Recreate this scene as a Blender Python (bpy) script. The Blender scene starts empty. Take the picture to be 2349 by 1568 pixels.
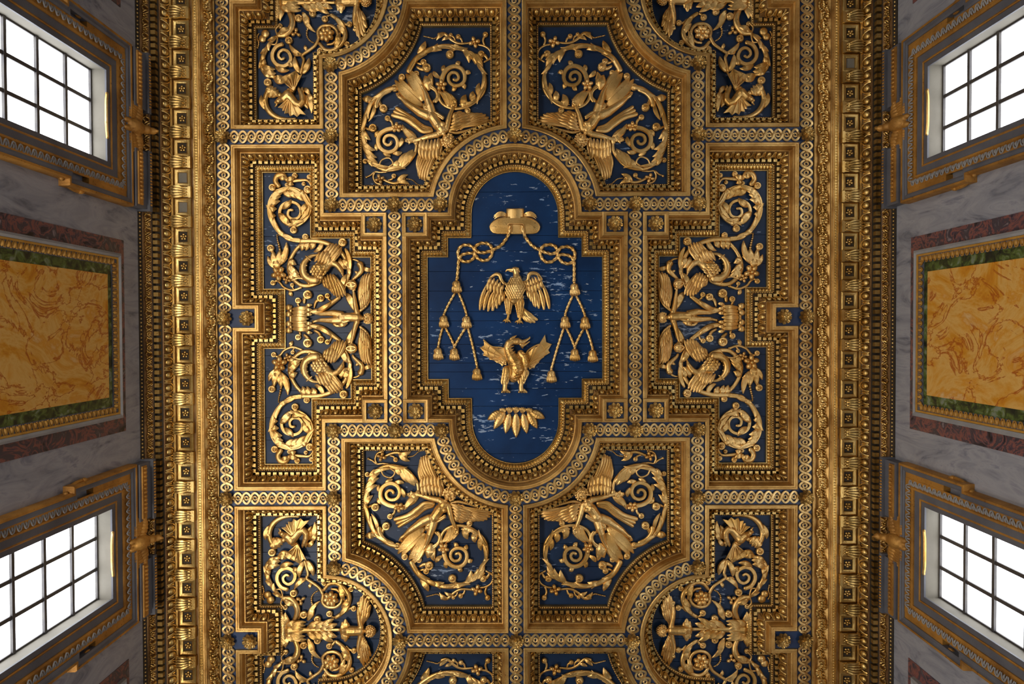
import bpy, math, random
import numpy as np
from mathutils import Matrix, Vector
from mathutils.geometry import delaunay_2d_cdt

random.seed(7)
rnd = random.Random(11)
scene = bpy.context.scene
col = scene.collection

# ------------------------------------------------------------------ scale and camera
# lengths below are "units": 1566 units = 12 m between the eye and the ceiling ribs
F = 1566.0
K = 12.0 / F
EYE = 1.6
H0 = EYE + 12.0
TX, TY, ROLL = 0.017, -0.003, 0.00308
U0, V0 = 2.5, -29.35              # centre of the ceiling pattern relative to the eye


def cam_matrix():
    cx, sx = math.cos(TX), math.sin(TX)
    cy, sy = math.cos(TY), math.sin(TY)
    c, s = math.cos(ROLL), math.sin(ROLL)
    rx = np.array([[1, 0, 0], [0, cx, sx], [0, -sx, cx]])
    ry = np.array([[cy, 0, sy], [0, 1, 0], [-sy, 0, cy]])
    rz = np.array([[c, -s, 0], [s, c, 0], [0, 0, 1]])
    return rx @ ry @ rz


RC = cam_matrix()
cam_data = bpy.data.cameras.new('camera')
cam_data.sensor_width = 36.0
cam_data.lens = 36.0 * F / 2349.0
cam_data.clip_end = 200
cam = bpy.data.objects.new('camera', cam_data)
col.objects.link(cam)
m = Matrix.Identity(4)
for i in range(3):
    m[i][0] = RC[i, 0]
    m[i][1] = -RC[i, 1]
    m[i][2] = -RC[i, 2]
m[2][3] = EYE
cam.matrix_world = m
scene.camera = cam

# ------------------------------------------------------------------ world, lights, exposure
world = bpy.data.worlds.new('world')
scene.world = world
world.use_nodes = True
wb = world.node_tree.nodes['Background']
wb.inputs[0].default_value = (0.55, 0.65, 0.85, 1)
wb.inputs[1].default_value = 0.03
scene.view_settings.view_transform = 'Standard'
scene.view_settings.look = 'None'
scene.view_settings.gamma = 1.0
scene.view_settings.use_curve_mapping = False
scene.view_settings.exposure = 0.0
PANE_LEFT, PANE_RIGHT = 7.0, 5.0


def area_light(name, loc, target, size, power, colour):
    ld = bpy.data.lights.new(name, 'AREA')
    ld.shape = 'DISK'
    ld.size = size
    ld.energy = power
    ld.color = colour
    o = bpy.data.objects.new(name, ld)
    col.objects.link(o)
    o.location = loc
    d = Vector(target) - Vector(loc)
    o.rotation_euler = d.to_track_quat('-Z', 'Y').to_euler()
    return o


# added fill: unseen area lights low beside the walls, and warm ones near the floor
def long_light(name, loc, target, sx, sy, power, colour):
    o = area_light(name, loc, target, sx, power, colour)
    o.data.shape = 'RECTANGLE'
    o.data.size = sx
    o.data.size_y = sy
    return o


for yy, kk in ((-6.6, 0.42), (0.0, 1.0), (6.6, 1.15)):  # unseen wall-side lights, added to brighten the ceiling
    long_light('low_side_fill', (-6.0, yy, 4.4), (0.6, yy * 0.9, H0), 2.4, 1.0, 400 * kk, (1.0, 0.93, 0.83))
    long_light('low_side_fill', (6.1, yy, 4.4), (-0.4, yy * 0.9, H0), 2.4, 1.0, 75 * kk, (0.90, 0.94, 1.0))
for yy in (-5.0, 5.0):  # unseen warm lights, added as fill from below
    area_light('floor_fill', (-1.5, yy, 0.4), (0.2, yy * 0.9, H0), 0.6, 70, (1.0, 0.80, 0.55))

# ------------------------------------------------------------------ materials


def new_mat(name):
    mt = bpy.data.materials.new(name)
    mt.use_nodes = True
    nt = mt.node_tree
    return mt, nt, nt.nodes['Principled BSDF']


def node(nt, kind, **kw):
    n = nt.nodes.new(kind)
    for k, v in kw.items():
        setattr(n, k, v)
    return n


def noise(nt, vec, scale, detail=4, rough=0.55, dist=0.0):
    n = node(nt, 'ShaderNodeTexNoise')
    n.inputs['Scale'].default_value = scale
    n.inputs['Detail'].default_value = detail
    n.inputs['Roughness'].default_value = rough
    n.inputs['Distortion'].default_value = dist
    nt.links.new(vec, n.inputs['Vector'])
    return n.outputs['Fac']


def ramp(nt, fac, stops):
    r = node(nt, 'ShaderNodeValToRGB')
    e = r.color_ramp.elements
    while len(e) < len(stops):
        e.new(0.5)
    for i, (p, c) in enumerate(stops):
        e[i].position = p
        e[i].color = (*c, 1) if len(c) == 3 else c
    nt.links.new(fac, r.inputs['Fac'])
    return r.outputs['Color']


def mix(nt, fac, a, b):
    n = node(nt, 'ShaderNodeMix', data_type='RGBA')
    if isinstance(fac, float):
        n.inputs[0].default_value = fac
    else:
        nt.links.new(fac, n.inputs[0])
    for s, v in ((n.inputs[6], a), (n.inputs[7], b)):
        if isinstance(v, tuple):
            s.default_value = (*v, 1)
        else:
            nt.links.new(v, s)
    return n.outputs[2]


def position(nt, scale=(1, 1, 1)):
    g = node(nt, 'ShaderNodeNewGeometry')
    mp = node(nt, 'ShaderNodeMapping')
    mp.inputs['Scale'].default_value = scale
    nt.links.new(g.outputs['Position'], mp.inputs['Vector'])
    return mp.outputs['Vector']


def bump(nt, bsdf, fac, strength, dist):
    b = node(nt, 'ShaderNodeBump')
    b.inputs['Strength'].default_value = strength
    b.inputs['Distance'].default_value = dist
    nt.links.new(fac, b.inputs['Height'])
    nt.links.new(b.outputs['Normal'], bsdf.inputs['Normal'])


def gold(name, light, dark, metal, rough, patch=1.6, bmp=0.25, lo=0.36, hi=0.62):
    mt, nt, p = new_mat(name)
    v = position(nt)
    big = noise(nt, v, patch, 5, 0.6)
    c = ramp(nt, big, [(lo, dark), (hi, light)])
    fine = noise(nt, v, 26, 4, 0.65)
    worn = ramp(nt, fine, [(0.60, (0, 0, 0)), (0.72, (1, 1, 1))])
    c2 = mix(nt, worn, c, (dark[0] * 0.55, dark[1] * 0.42, dark[2] * 0.4))
    nt.links.new(c2, p.inputs['Base Color'])
    p.inputs['Metallic'].default_value = metal
    rr = node(nt, 'ShaderNodeMapRange')
    rr.inputs['To Min'].default_value = rough - 0.07
    rr.inputs['To Max'].default_value = rough + 0.12
    nt.links.new(fine, rr.inputs['Value'])
    nt.links.new(rr.outputs['Result'], p.inputs['Roughness'])
    bump(nt, p, noise(nt, v, 34, 3, 0.6), bmp, 0.012)
    return mt


GOLD = gold('gilded_wood', (0.80, 0.56, 0.205), (0.50, 0.30, 0.08), 0.96, 0.30)
RELIEF = gold('burnished_gilding', (0.86, 0.57, 0.22), (0.62, 0.35, 0.09), 0.88, 0.34, 2.2, 0.25)
RIM = gold('dull_gilded_moulding', (0.66, 0.41, 0.135), (0.38, 0.20, 0.05), 0.80, 0.38, 2.4, 0.3)
RING = gold('pale_gilding', (0.74, 0.52, 0.22), (0.50, 0.31, 0.11), 0.85, 0.34, 2.4, 0.2)
ROSE = gold('aged_gilding', (0.60, 0.40, 0.135), (0.34, 0.20, 0.055), 0.85, 0.30, 2.0, 0.2)
RECESS_SHADE = gold('recess_shade_ground', (0.26, 0.135, 0.04), (0.12, 0.055, 0.016), 0.4, 0.5, 2.0, 0.2)  # dark beds behind the ornament; grime and recess shade put into the colour
FRAMEGOLD = gold('brown_gilded_stucco', (0.56, 0.28, 0.055), (0.30, 0.14, 0.03), 0.5, 0.5, 2.0, 0.4)


def blue_paint(name, base, dark, chip, amount, spec=0.5):
    mt, nt, p = new_mat(name)
    v = position(nt)
    body = ramp(nt, noise(nt, v, 1.3, 5, 0.6), [(0.3, dark), (0.7, base)])
    streak = noise(nt, position(nt, (1.0, 3.4, 1.0)), 5.5, 6, 0.62, 0.2)
    zone = noise(nt, position(nt, (0.5, 1.6, 1.0)), 0.9, 3, 0.5)
    add = node(nt, 'ShaderNodeMath', operation='MULTIPLY_ADD')
    nt.links.new(zone, add.inputs[0])
    add.inputs[1].default_value = 0.55
    nt.links.new(streak, add.inputs[2])
    flake = ramp(nt, add.outputs[0], [(amount, (0, 0, 0)), (amount + 0.025, (1, 1, 1))])
    chipc = ramp(nt, noise(nt, v, 4, 2, 0.5), [(0.35, chip), (0.65, (chip[0] * 0.55, chip[1] * 0.75, chip[2] * 1.05))])
    nt.links.new(mix(nt, flake, body, chipc), p.inputs['Base Color'])
    p.inputs['Roughness'].default_value = 0.42
    p.inputs['Specular IOR Level'].default_value = spec
    bump(nt, p, add.outputs[0], 0.12, 0.01)
    return mt


BLUE_C = blue_paint('flaking_blue_paint', (0.005, 0.040, 0.140), (0.002, 0.020, 0.075), (0.36, 0.42, 0.50), 0.915, 0.18)
BLUE = blue_paint('dark_blue_paint', (0.008, 0.030, 0.080), (0.004, 0.014, 0.044), (0.30, 0.33, 0.38), 0.96, 0.34)
BLUE_RIB = blue_paint('rib_blue_paint', (0.020, 0.050, 0.135), (0.010, 0.026, 0.08), (0.22, 0.25, 0.32), 0.98)


def stone(name, stops, scale, rough=0.35, dist=1.0, stretch=(1, 1, 1), detail=7):
    mt, nt, p = new_mat(name)
    v = position(nt, stretch)
    c = ramp(nt, noise(nt, v, scale, detail, 0.62, dist), stops)
    nt.links.new(c, p.inputs['Base Color'])
    p.inputs['Roughness'].default_value = rough
    return mt


MARBLE = stone('grey_veined_marble', [(0.34, (0.12, 0.13, 0.17)), (0.44, (0.24, 0.25, 0.29)), (0.58, (0.32, 0.325, 0.36)), (0.68, (0.19, 0.20, 0.25))], 1.3, 0.4, 1.6, (1, 2.2, 0.7))
PURPLE = stone('purple_breccia', [(0.36, (0.008, 0.008, 0.016)), (0.44, (0.07, 0.05, 0.075)), (0.50, (0.25, 0.085, 0.07)), (0.54, (0.06, 0.045, 0.065)), (0.60, (0.05, 0.045, 0.06)), (0.68, (0.24, 0.19, 0.21))], 3.4, 0.3, 1.4)
GREEN = stone('green_serpentine', [(0.38, (0.006, 0.014, 0.014)), (0.47, (0.035, 0.055, 0.018)), (0.55, (0.09, 0.14, 0.03)), (0.64, (0.19, 0.23, 0.17))], 6.0, 0.3, 0.8)
WHITEST = stone('off_white_stucco', [(0.3, (0.22, 0.22, 0.23)), (0.7, (0.34, 0.335, 0.33))], 2.0, 0.6, 0.2)
GREYST = stone('grey_stucco', [(0.3, (0.075, 0.077, 0.095)), (0.7, (0.13, 0.132, 0.15))], 2.0, 0.55, 0.2)
PLASTER = stone('cream_plaster', [(0.3, (0.15, 0.135, 0.105)), (0.7, (0.21, 0.19, 0.155))], 1.6, 0.8, 0.2)
SHADOWWOOD = stone('shadow_toned_timber', [(0.3, (0.02, 0.014, 0.008)), (0.7, (0.045, 0.03, 0.016))], 3.0, 0.8, 0.2)  # near-black colour paints in the shade between dentils and in soffit boxes
FLOORM = stone('pale_marble_floor', [(0.3, (0.12, 0.105, 0.085)), (0.7, (0.20, 0.175, 0.145))], 0.8, 0.35, 0.4)
IRON = stone('painted_iron', [(0.3, (0.035, 0.03, 0.035)), (0.7, (0.08, 0.07, 0.06))], 6, 0.5, 0.2)


def yellow_marble():
    mt, nt, p = new_mat('yellow_veined_marble')
    v = position(nt, (1, 1.0, 0.8))
    n1 = noise(nt, v, 1.0, 8, 0.66, 1.8)
    c = ramp(nt, n1, [(0.30, (0.46, 0.12, 0.008)), (0.42, (0.62, 0.27, 0.02)), (0.52, (0.70, 0.41, 0.11)), (0.60, (0.64, 0.28, 0.025)), (0.72, (0.68, 0.48, 0.24))])
    vz = node(nt, 'ShaderNodeTexNoise')
    vz.inputs['Scale'].default_value = 1.7
    vz.inputs['Detail'].default_value = 8
    vz.inputs['Roughness'].default_value = 0.6
    vz.inputs['Distortion'].default_value = 1.2
    nt.links.new(v, vz.inputs['Vector'])
    vein = ramp(nt, vz.outputs['Fac'], [(0.475, (0, 0, 0)), (0.5, (1, 1, 1)), (0.525, (0, 0, 0))])
    c = mix(nt, vein, c, (0.40, 0.085, 0.008))
    nt.links.new(c, p.inputs['Base Color'])
    p.inputs['Roughness'].default_value = 0.3
    return mt


YELLOW = yellow_marble()
EGGPAINT = stone('ochre_paint', [(0.3, (0.36, 0.16, 0.02)), (0.7, (0.52, 0.28, 0.05))], 5, 0.45, 0.2)


def pane_mat(name, strength):
    mt = bpy.data.materials.new(name)
    mt.use_nodes = True
    nt = mt.node_tree
    nt.nodes.remove(nt.nodes['Principled BSDF'])
    e = nt.nodes.new('ShaderNodeEmission')
    e.inputs[0].default_value = (0.93, 0.96, 1.0, 1)
    e.inputs[1].default_value = strength
    nt.links.new(e.outputs[0], nt.nodes['Material Output'].inputs[0])
    return mt


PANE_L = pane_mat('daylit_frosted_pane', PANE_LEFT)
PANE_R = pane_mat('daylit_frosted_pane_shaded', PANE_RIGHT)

# ------------------------------------------------------------------ geometry helpers


def unproj(px, py, d):
    r = RC @ np.array([(px - 1174.5) / F, (py - 784.0) / F, 1.0])
    t = (F + d) / r[2]
    return r[0] * t - U0, r[1] * t - V0


def W(x, y, d):
    return ((x + U0) * K, (y + V0) * K, H0 + d * K)


class MB:
    """collects vertices (pattern x, pattern y, depth above the ribs) and faces"""

    def __init__(self):
        self.v = []
        self.f = []

    def add(self, verts, faces):
        n = len(self.v)
        self.v.extend([tuple(map(float, p)) for p in verts])
        self.f.extend([tuple(i + n for i in fc) for fc in faces])
        return self

    def merge(self, other):
        return self.add(other.v, other.f)

    def box(self, x0, x1, y0, y1, z0, z1):
        vs = [(x, y, z) for z in (z0, z1) for y in (y0, y1) for x in (x0, x1)]
        return self.add(vs, [(0, 1, 3, 2), (4, 6, 7, 5), (0, 4, 5, 1), (2, 3, 7, 6), (0, 2, 6, 4), (1, 5, 7, 3)])

    def ell(self, c, r, nu=10, nv=7, rot=0.0):
        cx, cy, cz = c
        rx, ry, rz = (r, r, r) if not hasattr(r, '__len__') else r
        ca, sa = math.cos(rot), math.sin(rot)
        vs = []
        for j in range(1, nv):
            ph = math.pi * j / nv
            for i in range(nu):
                th = 2 * math.pi * i / nu
                x, y, z = rx * math.sin(ph) * math.cos(th), ry * math.sin(ph) * math.sin(th), rz * math.cos(ph)
                vs.append((cx + x * ca - y * sa, cy + x * sa + y * ca, cz + z))
        n = len(vs)
        vs.append((cx, cy, cz + rz))
        vs.append((cx, cy, cz - rz))
        fs = []
        for j in range(nv - 2):
            for i in range(nu):
                a, b = j * nu + i, j * nu + (i + 1) % nu
                fs.append((a, b, b + nu, a + nu))
        for i in range(nu):
            fs.append((n, (i + 1) % nu, i))
            a = (nv - 2) * nu
            fs.append((n + 1, a + i, a + (i + 1) % nu))
        return self.add(vs, fs)

    def tube(self, pts, rad, hr=1.0, seg=8, groove=0.0, twist=None, up=(0, 0, 1)):
        """swept tube with rounded ends; rad is one number or one per point; hr flattens it"""
        P = np.array(pts, float)
        n = len(P)
        R = np.full(n, float(rad)) if not hasattr(rad, '__len__') else np.array(rad, float)
        T = np.gradient(P, axis=0)
        T /= np.maximum(np.linalg.norm(T, axis=1), 1e-9)[:, None]
        rings = []
        Z = np.array(up, float)
        prev = None
        for i in range(n):
            s = np.cross(Z, T[i])
            l = np.linalg.norm(s)
            s = s / l if l > 1e-3 else (prev if prev is not None else np.array([1., 0, 0]))
            prev = s
            u = np.cross(T[i], s)
            rings.append((P[i], R[i], s, u, i))
        st = (P[0] - T[0] * R[0] * 0.5, R[0] * 0.6, rings[0][2], rings[0][3], 0)
        en = (P[-1] + T[-1] * R[-1] * 0.5, R[-1] * 0.6, rings[-1][2], rings[-1][3], n - 1)
        rings = [st] + rings + [en]
        vs, fs = [], []
        for p, r, s, u, i in rings:
            tw = twist[i] if twist is not None else 0
            for k in range(seg):
                a = 2 * math.pi * k / seg
                rr = r
                if twist is not None:
                    rr = r * (1 + 0.24 * math.cos(3 * (a - tw)))
                elif groove and k == (3 * seg) // 4:
                    rr = r * (1 - groove)
                vs.append(p + rr * (math.cos(a) * s + hr * math.sin(a) * u))
        for j in range(len(rings) - 1):
            for k in range(seg):
                a, b = j * seg + k, j * seg + (k + 1) % seg
                fs.append((a, b, b + seg, a + seg))
        fs.append(tuple(range(seg - 1, -1, -1)))
        e = (len(rings) - 1) * seg
        fs.append(tuple(range(e, e + seg)))
        return self.add(vs, fs)

    def lobe(self, base, tip, w, bend=0.0, d0=0.0, d1=0.0, hr=0.5, arch=0.0, groove=0.35, seg=8, n=7, blunt=False):
        """a leaf finger from base to tip; bend is sideways, arch lifts the middle towards the floor"""
        b, t = np.array(base[:2], float), np.array(tip[:2], float)
        L = np.linalg.norm(t - b) or 1.0
        nrm = np.array([-(t - b)[1], (t - b)[0]]) / L
        prof = [0.55, 0.82, 1.0, 1.0, 0.86, 0.6, 0.16]
        if blunt:
            prof = [0.4, 0.6, 0.8, 0.96, 1.0, 0.85, 0.45]
        pts, rad = [], []
        for i in range(n):
            s = i / (n - 1)
            q = b + (t - b) * s + nrm * bend * L * 4 * s * (1 - s)
            pts.append((q[0], q[1], d0 + (d1 - d0) * s - arch * 4 * s * (1 - s)))
            k = s * (len(prof) - 1)
            i0 = min(int(k), len(prof) - 2)
            rad.append(w * (prof[i0] + (prof[i0 + 1] - prof[i0]) * (k - i0)))
        return self.tube(pts, rad, hr, seg, groove)

    def prism(self, poly, z0, z1):
        """polygon (x, y) extruded between two depths, bevelled a little on the z0 side"""
        n = len(poly)
        vs = [(x, y, z0) for x, y in poly] + [(x, y, z1) for x, y in poly]
        fs = [tuple(range(n)), tuple(range(2 * n - 1, n - 1, -1))]
        for i in range(n):
            j = (i + 1) % n
            fs.append((i, i + n, j + n, j))
        return self.add(vs, fs)

    def arr(self):
        return np.array(self.v, float)

    def mapped(self, fn):
        o = MB()
        o.v = [fn(*p) for p in self.v]
        o.f = self.f
        return o

    def mirrored(self, sx, sy, yc=0.0):
        o = MB()
        o.v = [(x * sx, yc + (y - yc) * sy, z) for x, y, z in self.v]
        o.f = [tuple(reversed(fc)) for fc in self.f] if sx * sy < 0 else list(self.f)
        return o


def raw_mesh(name, co, faces, mat, angle=38):
    me = bpy.data.meshes.new(name)
    me.from_pydata([tuple(c) for c in co], [], faces)
    me.materials.append(mat)
    me.shade_smooth()
    if angle < 180:
        me.set_sharp_from_angle(angle=math.radians(angle))
    return me


def tag(o, label=None, cat=None, group=None, kind=None):
    if label:
        o['label'] = label
    if cat:
        o['category'] = cat
    if group:
        o['group'] = group
    if kind:
        o['kind'] = kind
    return o


def thing(name, loc, label=None, cat=None, group=None, kind=None):
    o = bpy.data.objects.new(name, None)
    o.empty_display_size = 0.05
    col.objects.link(o)
    o.location = W(*loc)
    return tag(o, label, cat, group, kind)


def mk(name, mb, mat, parent=None, angle=38, kind=None):
    """one mesh object from pattern coordinates"""
    a = mb.arr()
    co = np.empty_like(a)
    co[:, 0] = (a[:, 0] + U0) * K
    co[:, 1] = (a[:, 1] + V0) * K
    co[:, 2] = H0 + a[:, 2] * K
    base = np.array(parent_loc(parent)) if parent else co.mean(axis=0)
    co -= base
    o = bpy.data.objects.new(name, raw_mesh(name, co, mb.f, mat, angle))
    col.objects.link(o)
    if parent:
        o.parent = parent
    else:
        o.location = base
    if kind:
        o['kind'] = kind
    return o


def parent_loc(p):
    l = Vector((0, 0, 0))
    while p:
        l = l + p.location
        p = p.parent
    return l


def unit_mesh(name, mb, mat, angle=38):
    """mesh in local units, to be shared by many pieces"""
    return raw_mesh(name, mb.arr() * K, mb.f, mat, angle)


def put(name, mesh, parent, pos, ang=0.0, tilt=None, scale=None):
    o = bpy.data.objects.new(name, mesh)
    col.objects.link(o)
    o.parent = parent
    o.location = Vector(W(*pos)) - parent_loc(parent)
    if tilt:
        o.rotation_euler = (Matrix.Rotation(ang, 4, 'Z') @ Matrix.Rotation(tilt, 4, 'Y')).to_euler()
    else:
        o.rotation_euler = (0, 0, ang)
    if scale:
        o.scale = scale
    return o


def catmull(pts, step=4.0, closed=False):
    P = [np.array(p, float) for p in pts]
    if closed:
        P = [P[-1]] + P + [P[0], P[1]]
    else:
        P = [2 * P[0] - P[1]] + P + [2 * P[-1] - P[-2]]
    out = []
    for i in range(1, len(P) - 2):
        a, b, c, d = P[i - 1:i + 3]
        n = max(2, int(np.linalg.norm(c - b) / step))
        for k in range(n):
            t = k / n
            out.append(0.5 * ((2 * b) + (c - a) * t + (2 * a - 5 * b + 4 * c - d) * t * t + (3 * b - a - 3 * c + d) * t ** 3))
    if not closed:
        out.append(P[-2])
    return np.array(out)


def area2(poly):
    return sum(poly[i][0] * poly[(i + 1) % len(poly)][1] - poly[(i + 1) % len(poly)][0] * poly[i][1] for i in range(len(poly)))


def orient(poly):
    return list(poly) if area2(poly) > 0 else list(reversed(poly))


def offset(poly, e):
    """mitred inward offset of a positively oriented polygon"""
    P = np.array(poly, float)
    E = np.roll(P, -1, axis=0) - P
    E /= np.linalg.norm(E, axis=1)[:, None]
    N = np.stack([-E[:, 1], E[:, 0]], axis=1)
    N0 = np.roll(N, 1, axis=0)
    return P + e * (N0 + N) / (1 + (N0 * N).sum(axis=1))[:, None]


def sweep(mb, poly, prof):
    """closed moulding: prof is a list of (offset inwards, depth)"""
    n = len(poly)
    vs, fs = [], []
    for e, d in prof:
        vs += [(p[0], p[1], d) for p in offset(poly, e)]
    for j in range(len(prof) - 1):
        for i in range(n):
            a, b = j * n + i, j * n + (i + 1) % n
            fs.append((a, b, b + n, a + n))
    return mb.add(vs, fs)


def arc(cx, cy, r, a0, a1, n):
    return [(cx + r * math.cos(math.radians(a0 + (a1 - a0) * i / n)), cy + r * math.sin(math.radians(a0 + (a1 - a0) * i / n))) for i in range(n + 1)]


def runs(poly, e, corner=18):
    """polyline runs between corners of the offset polygon"""
    Q = offset(poly, e)
    n = len(Q)
    D = np.roll(Q, -1, axis=0) - Q
    ang = np.arctan2(D[:, 1], D[:, 0])
    cs = [i for i in range(n) if abs((ang[i] - ang[i - 1] + math.pi) % (2 * math.pi) - math.pi) > math.radians(corner)]
    if not cs:
        return [np.vstack([Q, Q[:1]])]
    out = []
    for a, b in zip(cs, cs[1:] + [cs[0] + n]):
        out.append(np.array([Q[i % n] for i in range(a, b + 1)]))
    return out


def along(line, pitch, margin=0.0, phase=0.5, minimum=1):
    """evenly spaced (x, y, angle) along a polyline"""
    L = np.asarray(line, float)
    seg = np.linalg.norm(np.diff(L, axis=0), axis=1)
    cum = np.concatenate([[0], np.cumsum(seg)])
    tot = cum[-1] - 2 * margin
    if tot < pitch * 0.55:
        return []
    n = max(minimum, int(round(tot / pitch)))
    out = []
    for i in range(n):
        s = margin + tot * (i + phase) / n
        k = min(max(int(np.searchsorted(cum, s) - 1), 0), len(seg) - 1)
        t = (s - cum[k]) / max(seg[k], 1e-9)
        p = L[k] + (L[k + 1] - L[k]) * t
        w0 = max(k - 1, 0) if t < 0.5 and k > 0 else k
        w1 = min(k + 1, len(seg) - 1) if t >= 0.5 else k
        d = L[w1 + 1] - L[w0]
        out.append((p[0], p[1], math.atan2(d[1], d[0])))
    return out


def clip_half(poly, axis, val, keep_greater):
    out = []
    n = len(poly)
    for i in range(n):
        a, b = poly[i], poly[(i + 1) % n]
        ia = (a[axis] >= val) == keep_greater or a[axis] == val
        ib = (b[axis] >= val) == keep_greater or b[axis] == val
        if ia:
            out.append(tuple(a))
        if ia != ib:
            t = (val - a[axis]) / (b[axis] - a[axis])
            out.append((a[0] + (b[0] - a[0]) * t, a[1] + (b[1] - a[1]) * t))
    return out


def inside(poly, x, y):
    c = False
    n = len(poly)
    for i in range(n):
        x0, y0 = poly[i]
        x1, y1 = poly[(i + 1) % n]
        if (y0 > y) != (y1 > y) and x < (x1 - x0) * (y - y0) / (y1 - y0) + x0:
            c = not c
    return c


def fused(mb, voxel, smooth=4, factor=0.5):
    """melt overlapping solids into one continuous surface"""
    me = bpy.data.meshes.new('tmp')
    me.from_pydata(mb.v, [], mb.f)
    o = bpy.data.objects.new('tmp', me)
    col.objects.link(o)
    r = o.modifiers.new('r', 'REMESH')
    r.mode = 'VOXEL'
    r.voxel_size = voxel
    s = o.modifiers.new('s', 'SMOOTH')
    s.factor = factor
    s.iterations = smooth
    dg = bpy.context.evaluated_depsgraph_get()
    ev = o.evaluated_get(dg)
    m2 = ev.to_mesh()
    out = MB()
    co = np.empty(len(m2.vertices) * 3)
    m2.vertices.foreach_get('co', co)
    out.v = [tuple(c) for c in co.reshape(-1, 3)]
    out.f = [tuple(p.vertices) for p in m2.polygons]
    ev.to_mesh_clear()
    bpy.data.objects.remove(o)
    bpy.data.meshes.remove(me)
    return out

# ------------------------------------------------------------------ plan of the ceiling
XB, X1, X2, X3, X5 = 665.3, 417.9, 275.2, 169.9, 267.7
Y1, Y2, Y3, Y4 = 414.0, 258.1, 574.6, 744.6
HB = 17.5                       # half width of the blue guilloche ground
AC, AR = 243.5, 170.5           # centre and radius of the central arches
CX, CR = 439.0, 171.3           # centre and radius of the corner half circles
XO = XB - HB                    # outer edge of the side coffers
XN = 597.0                      # inner edge of the rosette notch
NH = 21.0
SQX = (200.0, 257.7)            # rosette square inside the centre coffer
SQO = (292.7, 350.7)            # rosette square inside the side coffer
SQY = (186.0, 240.6)
PANEL_D = 63.0


def centre_outline():
    r = AR - HB
    q = [(X2 - HB, 0), (X2 - HB, SQY[0] + 9), (SQX[0] + 9, SQY[0] + 9), (SQX[0] + 9, SQY[1])]
    right = q + [(r, SQY[1])] + arc(0, AC, r, 2, 90, 26)
    pts = list(right)
    pts += [(-x, y) for x, y in reversed(right[1:-1])]
    pts += [(-(X2 - HB), 0)]
    pts += [(-x, -y) for x, y in right[1:]]
    pts += [(x, -y) for x, y in reversed(right[1:-1])]
    return orient(pts)


def side_outline(sx):
    h = [(XO, NH), (XO, Y1 - HB), (X1 + HB, Y1 - HB), (X1 + HB, SQY[1]), (SQO[1] - 9, SQY[1]), (SQO[1] - 9, SQY[0] + 9), (SQO[0], SQY[0] + 9)]
    pts = [(XN, NH)] + h + [(x, -y) for x, y in reversed(h)] + [(XN, -NH)]
    return orient([(sx * x, y) for x, y in pts])


def angel_outline(sx, sy, yc=None):
    r1 = AR + HB
    r2 = CR + HB
    x0, x1, y0, y1 = HB, X1 - HB, Y2 + HB, Y4 - HB
    a0 = math.degrees(math.asin((y0 - AC) / r1))
    a1 = math.degrees(math.acos(x0 / r1))
    pts = arc(0, AC, r1, a1, a0, 20)
    pts += [(x1, y0)]
    b0 = math.degrees(math.acos((x1 - CX) / r2))
    b1 = 180 - math.degrees(math.asin((Y4 - y1) / r2))
    pts += arc(CX, Y4, r2, -b0, -b1, 20)
    pts += [(x0, y1)]
    if yc is not None:
        pts = [(x, 2 * yc - y) for x, y in pts]
    return orient([(sx * x, sy * y) for x, y in pts])


def corner_outline(sx, sy):
    r = CR - HB
    y0 = Y1 + HB
    dx = X1 + HB - CX
    dy = math.sqrt(r * r - dx * dx)
    a0 = math.degrees(math.atan2(-dy, dx))
    up = [(XN, Y4 - NH), (XO, Y4 - NH), (XO, y0), (X1 + HB, y0)]
    a = arc(CX, Y4, r, a0, -180, 18)
    up += a
    pts = up + [(x, 2 * Y4 - y) for x, y in reversed(up[:-1])]
    return orient([(sx * x, sy * y) for x, y in pts])


# ------------------------------------------------------------------ pieces shared by the mouldings
def egg_unit(s=1.0):
    """egg in its shell with a dart; local x along the run, y into the coffer, z up; for the ovolo slope"""
    mb = MB()
    sl = np.array([0, 9.0, 22.5]) / math.hypot(9, 22.5)
    nm = np.array([0, 22.5, -9.0]) / math.hypot(9, 22.5)

    def at(a, q, h):
        return tuple(np.array([a, 0, 0]) * s + (sl * q + nm * h) * s)
    e = MB().ell((0, 0, 0), (5.1, 9.4, 5.6), 10, 7)
    mb.add([at(x, y - 0.5, z + 2.0) for x, y, z in e.v], e.f)
    shell = [(-8.3, -11, 1.5), (-8.0, -4, 3), (-6.6, 4, 4), (-3.5, 9.6, 3.5), (0, 11.3, 3), (3.5, 9.6, 3.5), (6.6, 4, 4), (8.0, -4, 3), (8.3, -11, 1.5)]
    mb.tube([at(*p) for p in shell], 1.25 * s, 1, 5)
    mb.tube([at(10, -10, 2.5), at(10, -3, 3.0), at(10, 5, 2.6), at(10, 11, 1)], [0.9 * s, 1.5 * s, 1.3 * s, 0.3 * s], 1, 5)
    return mb


def rot_profile(mb, fn):
    o = MB()
    o.v = [fn(*p) for p in mb.v]
    o.f = mb.f
    return o


EGG = unit_mesh('egg_and_dart', egg_unit(), GOLD)
DENTIL = unit_mesh('dentil', MB().box(-4.1, 4.1, -3.9, 3.9, -5, 5.5), GOLD, 30)


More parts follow.
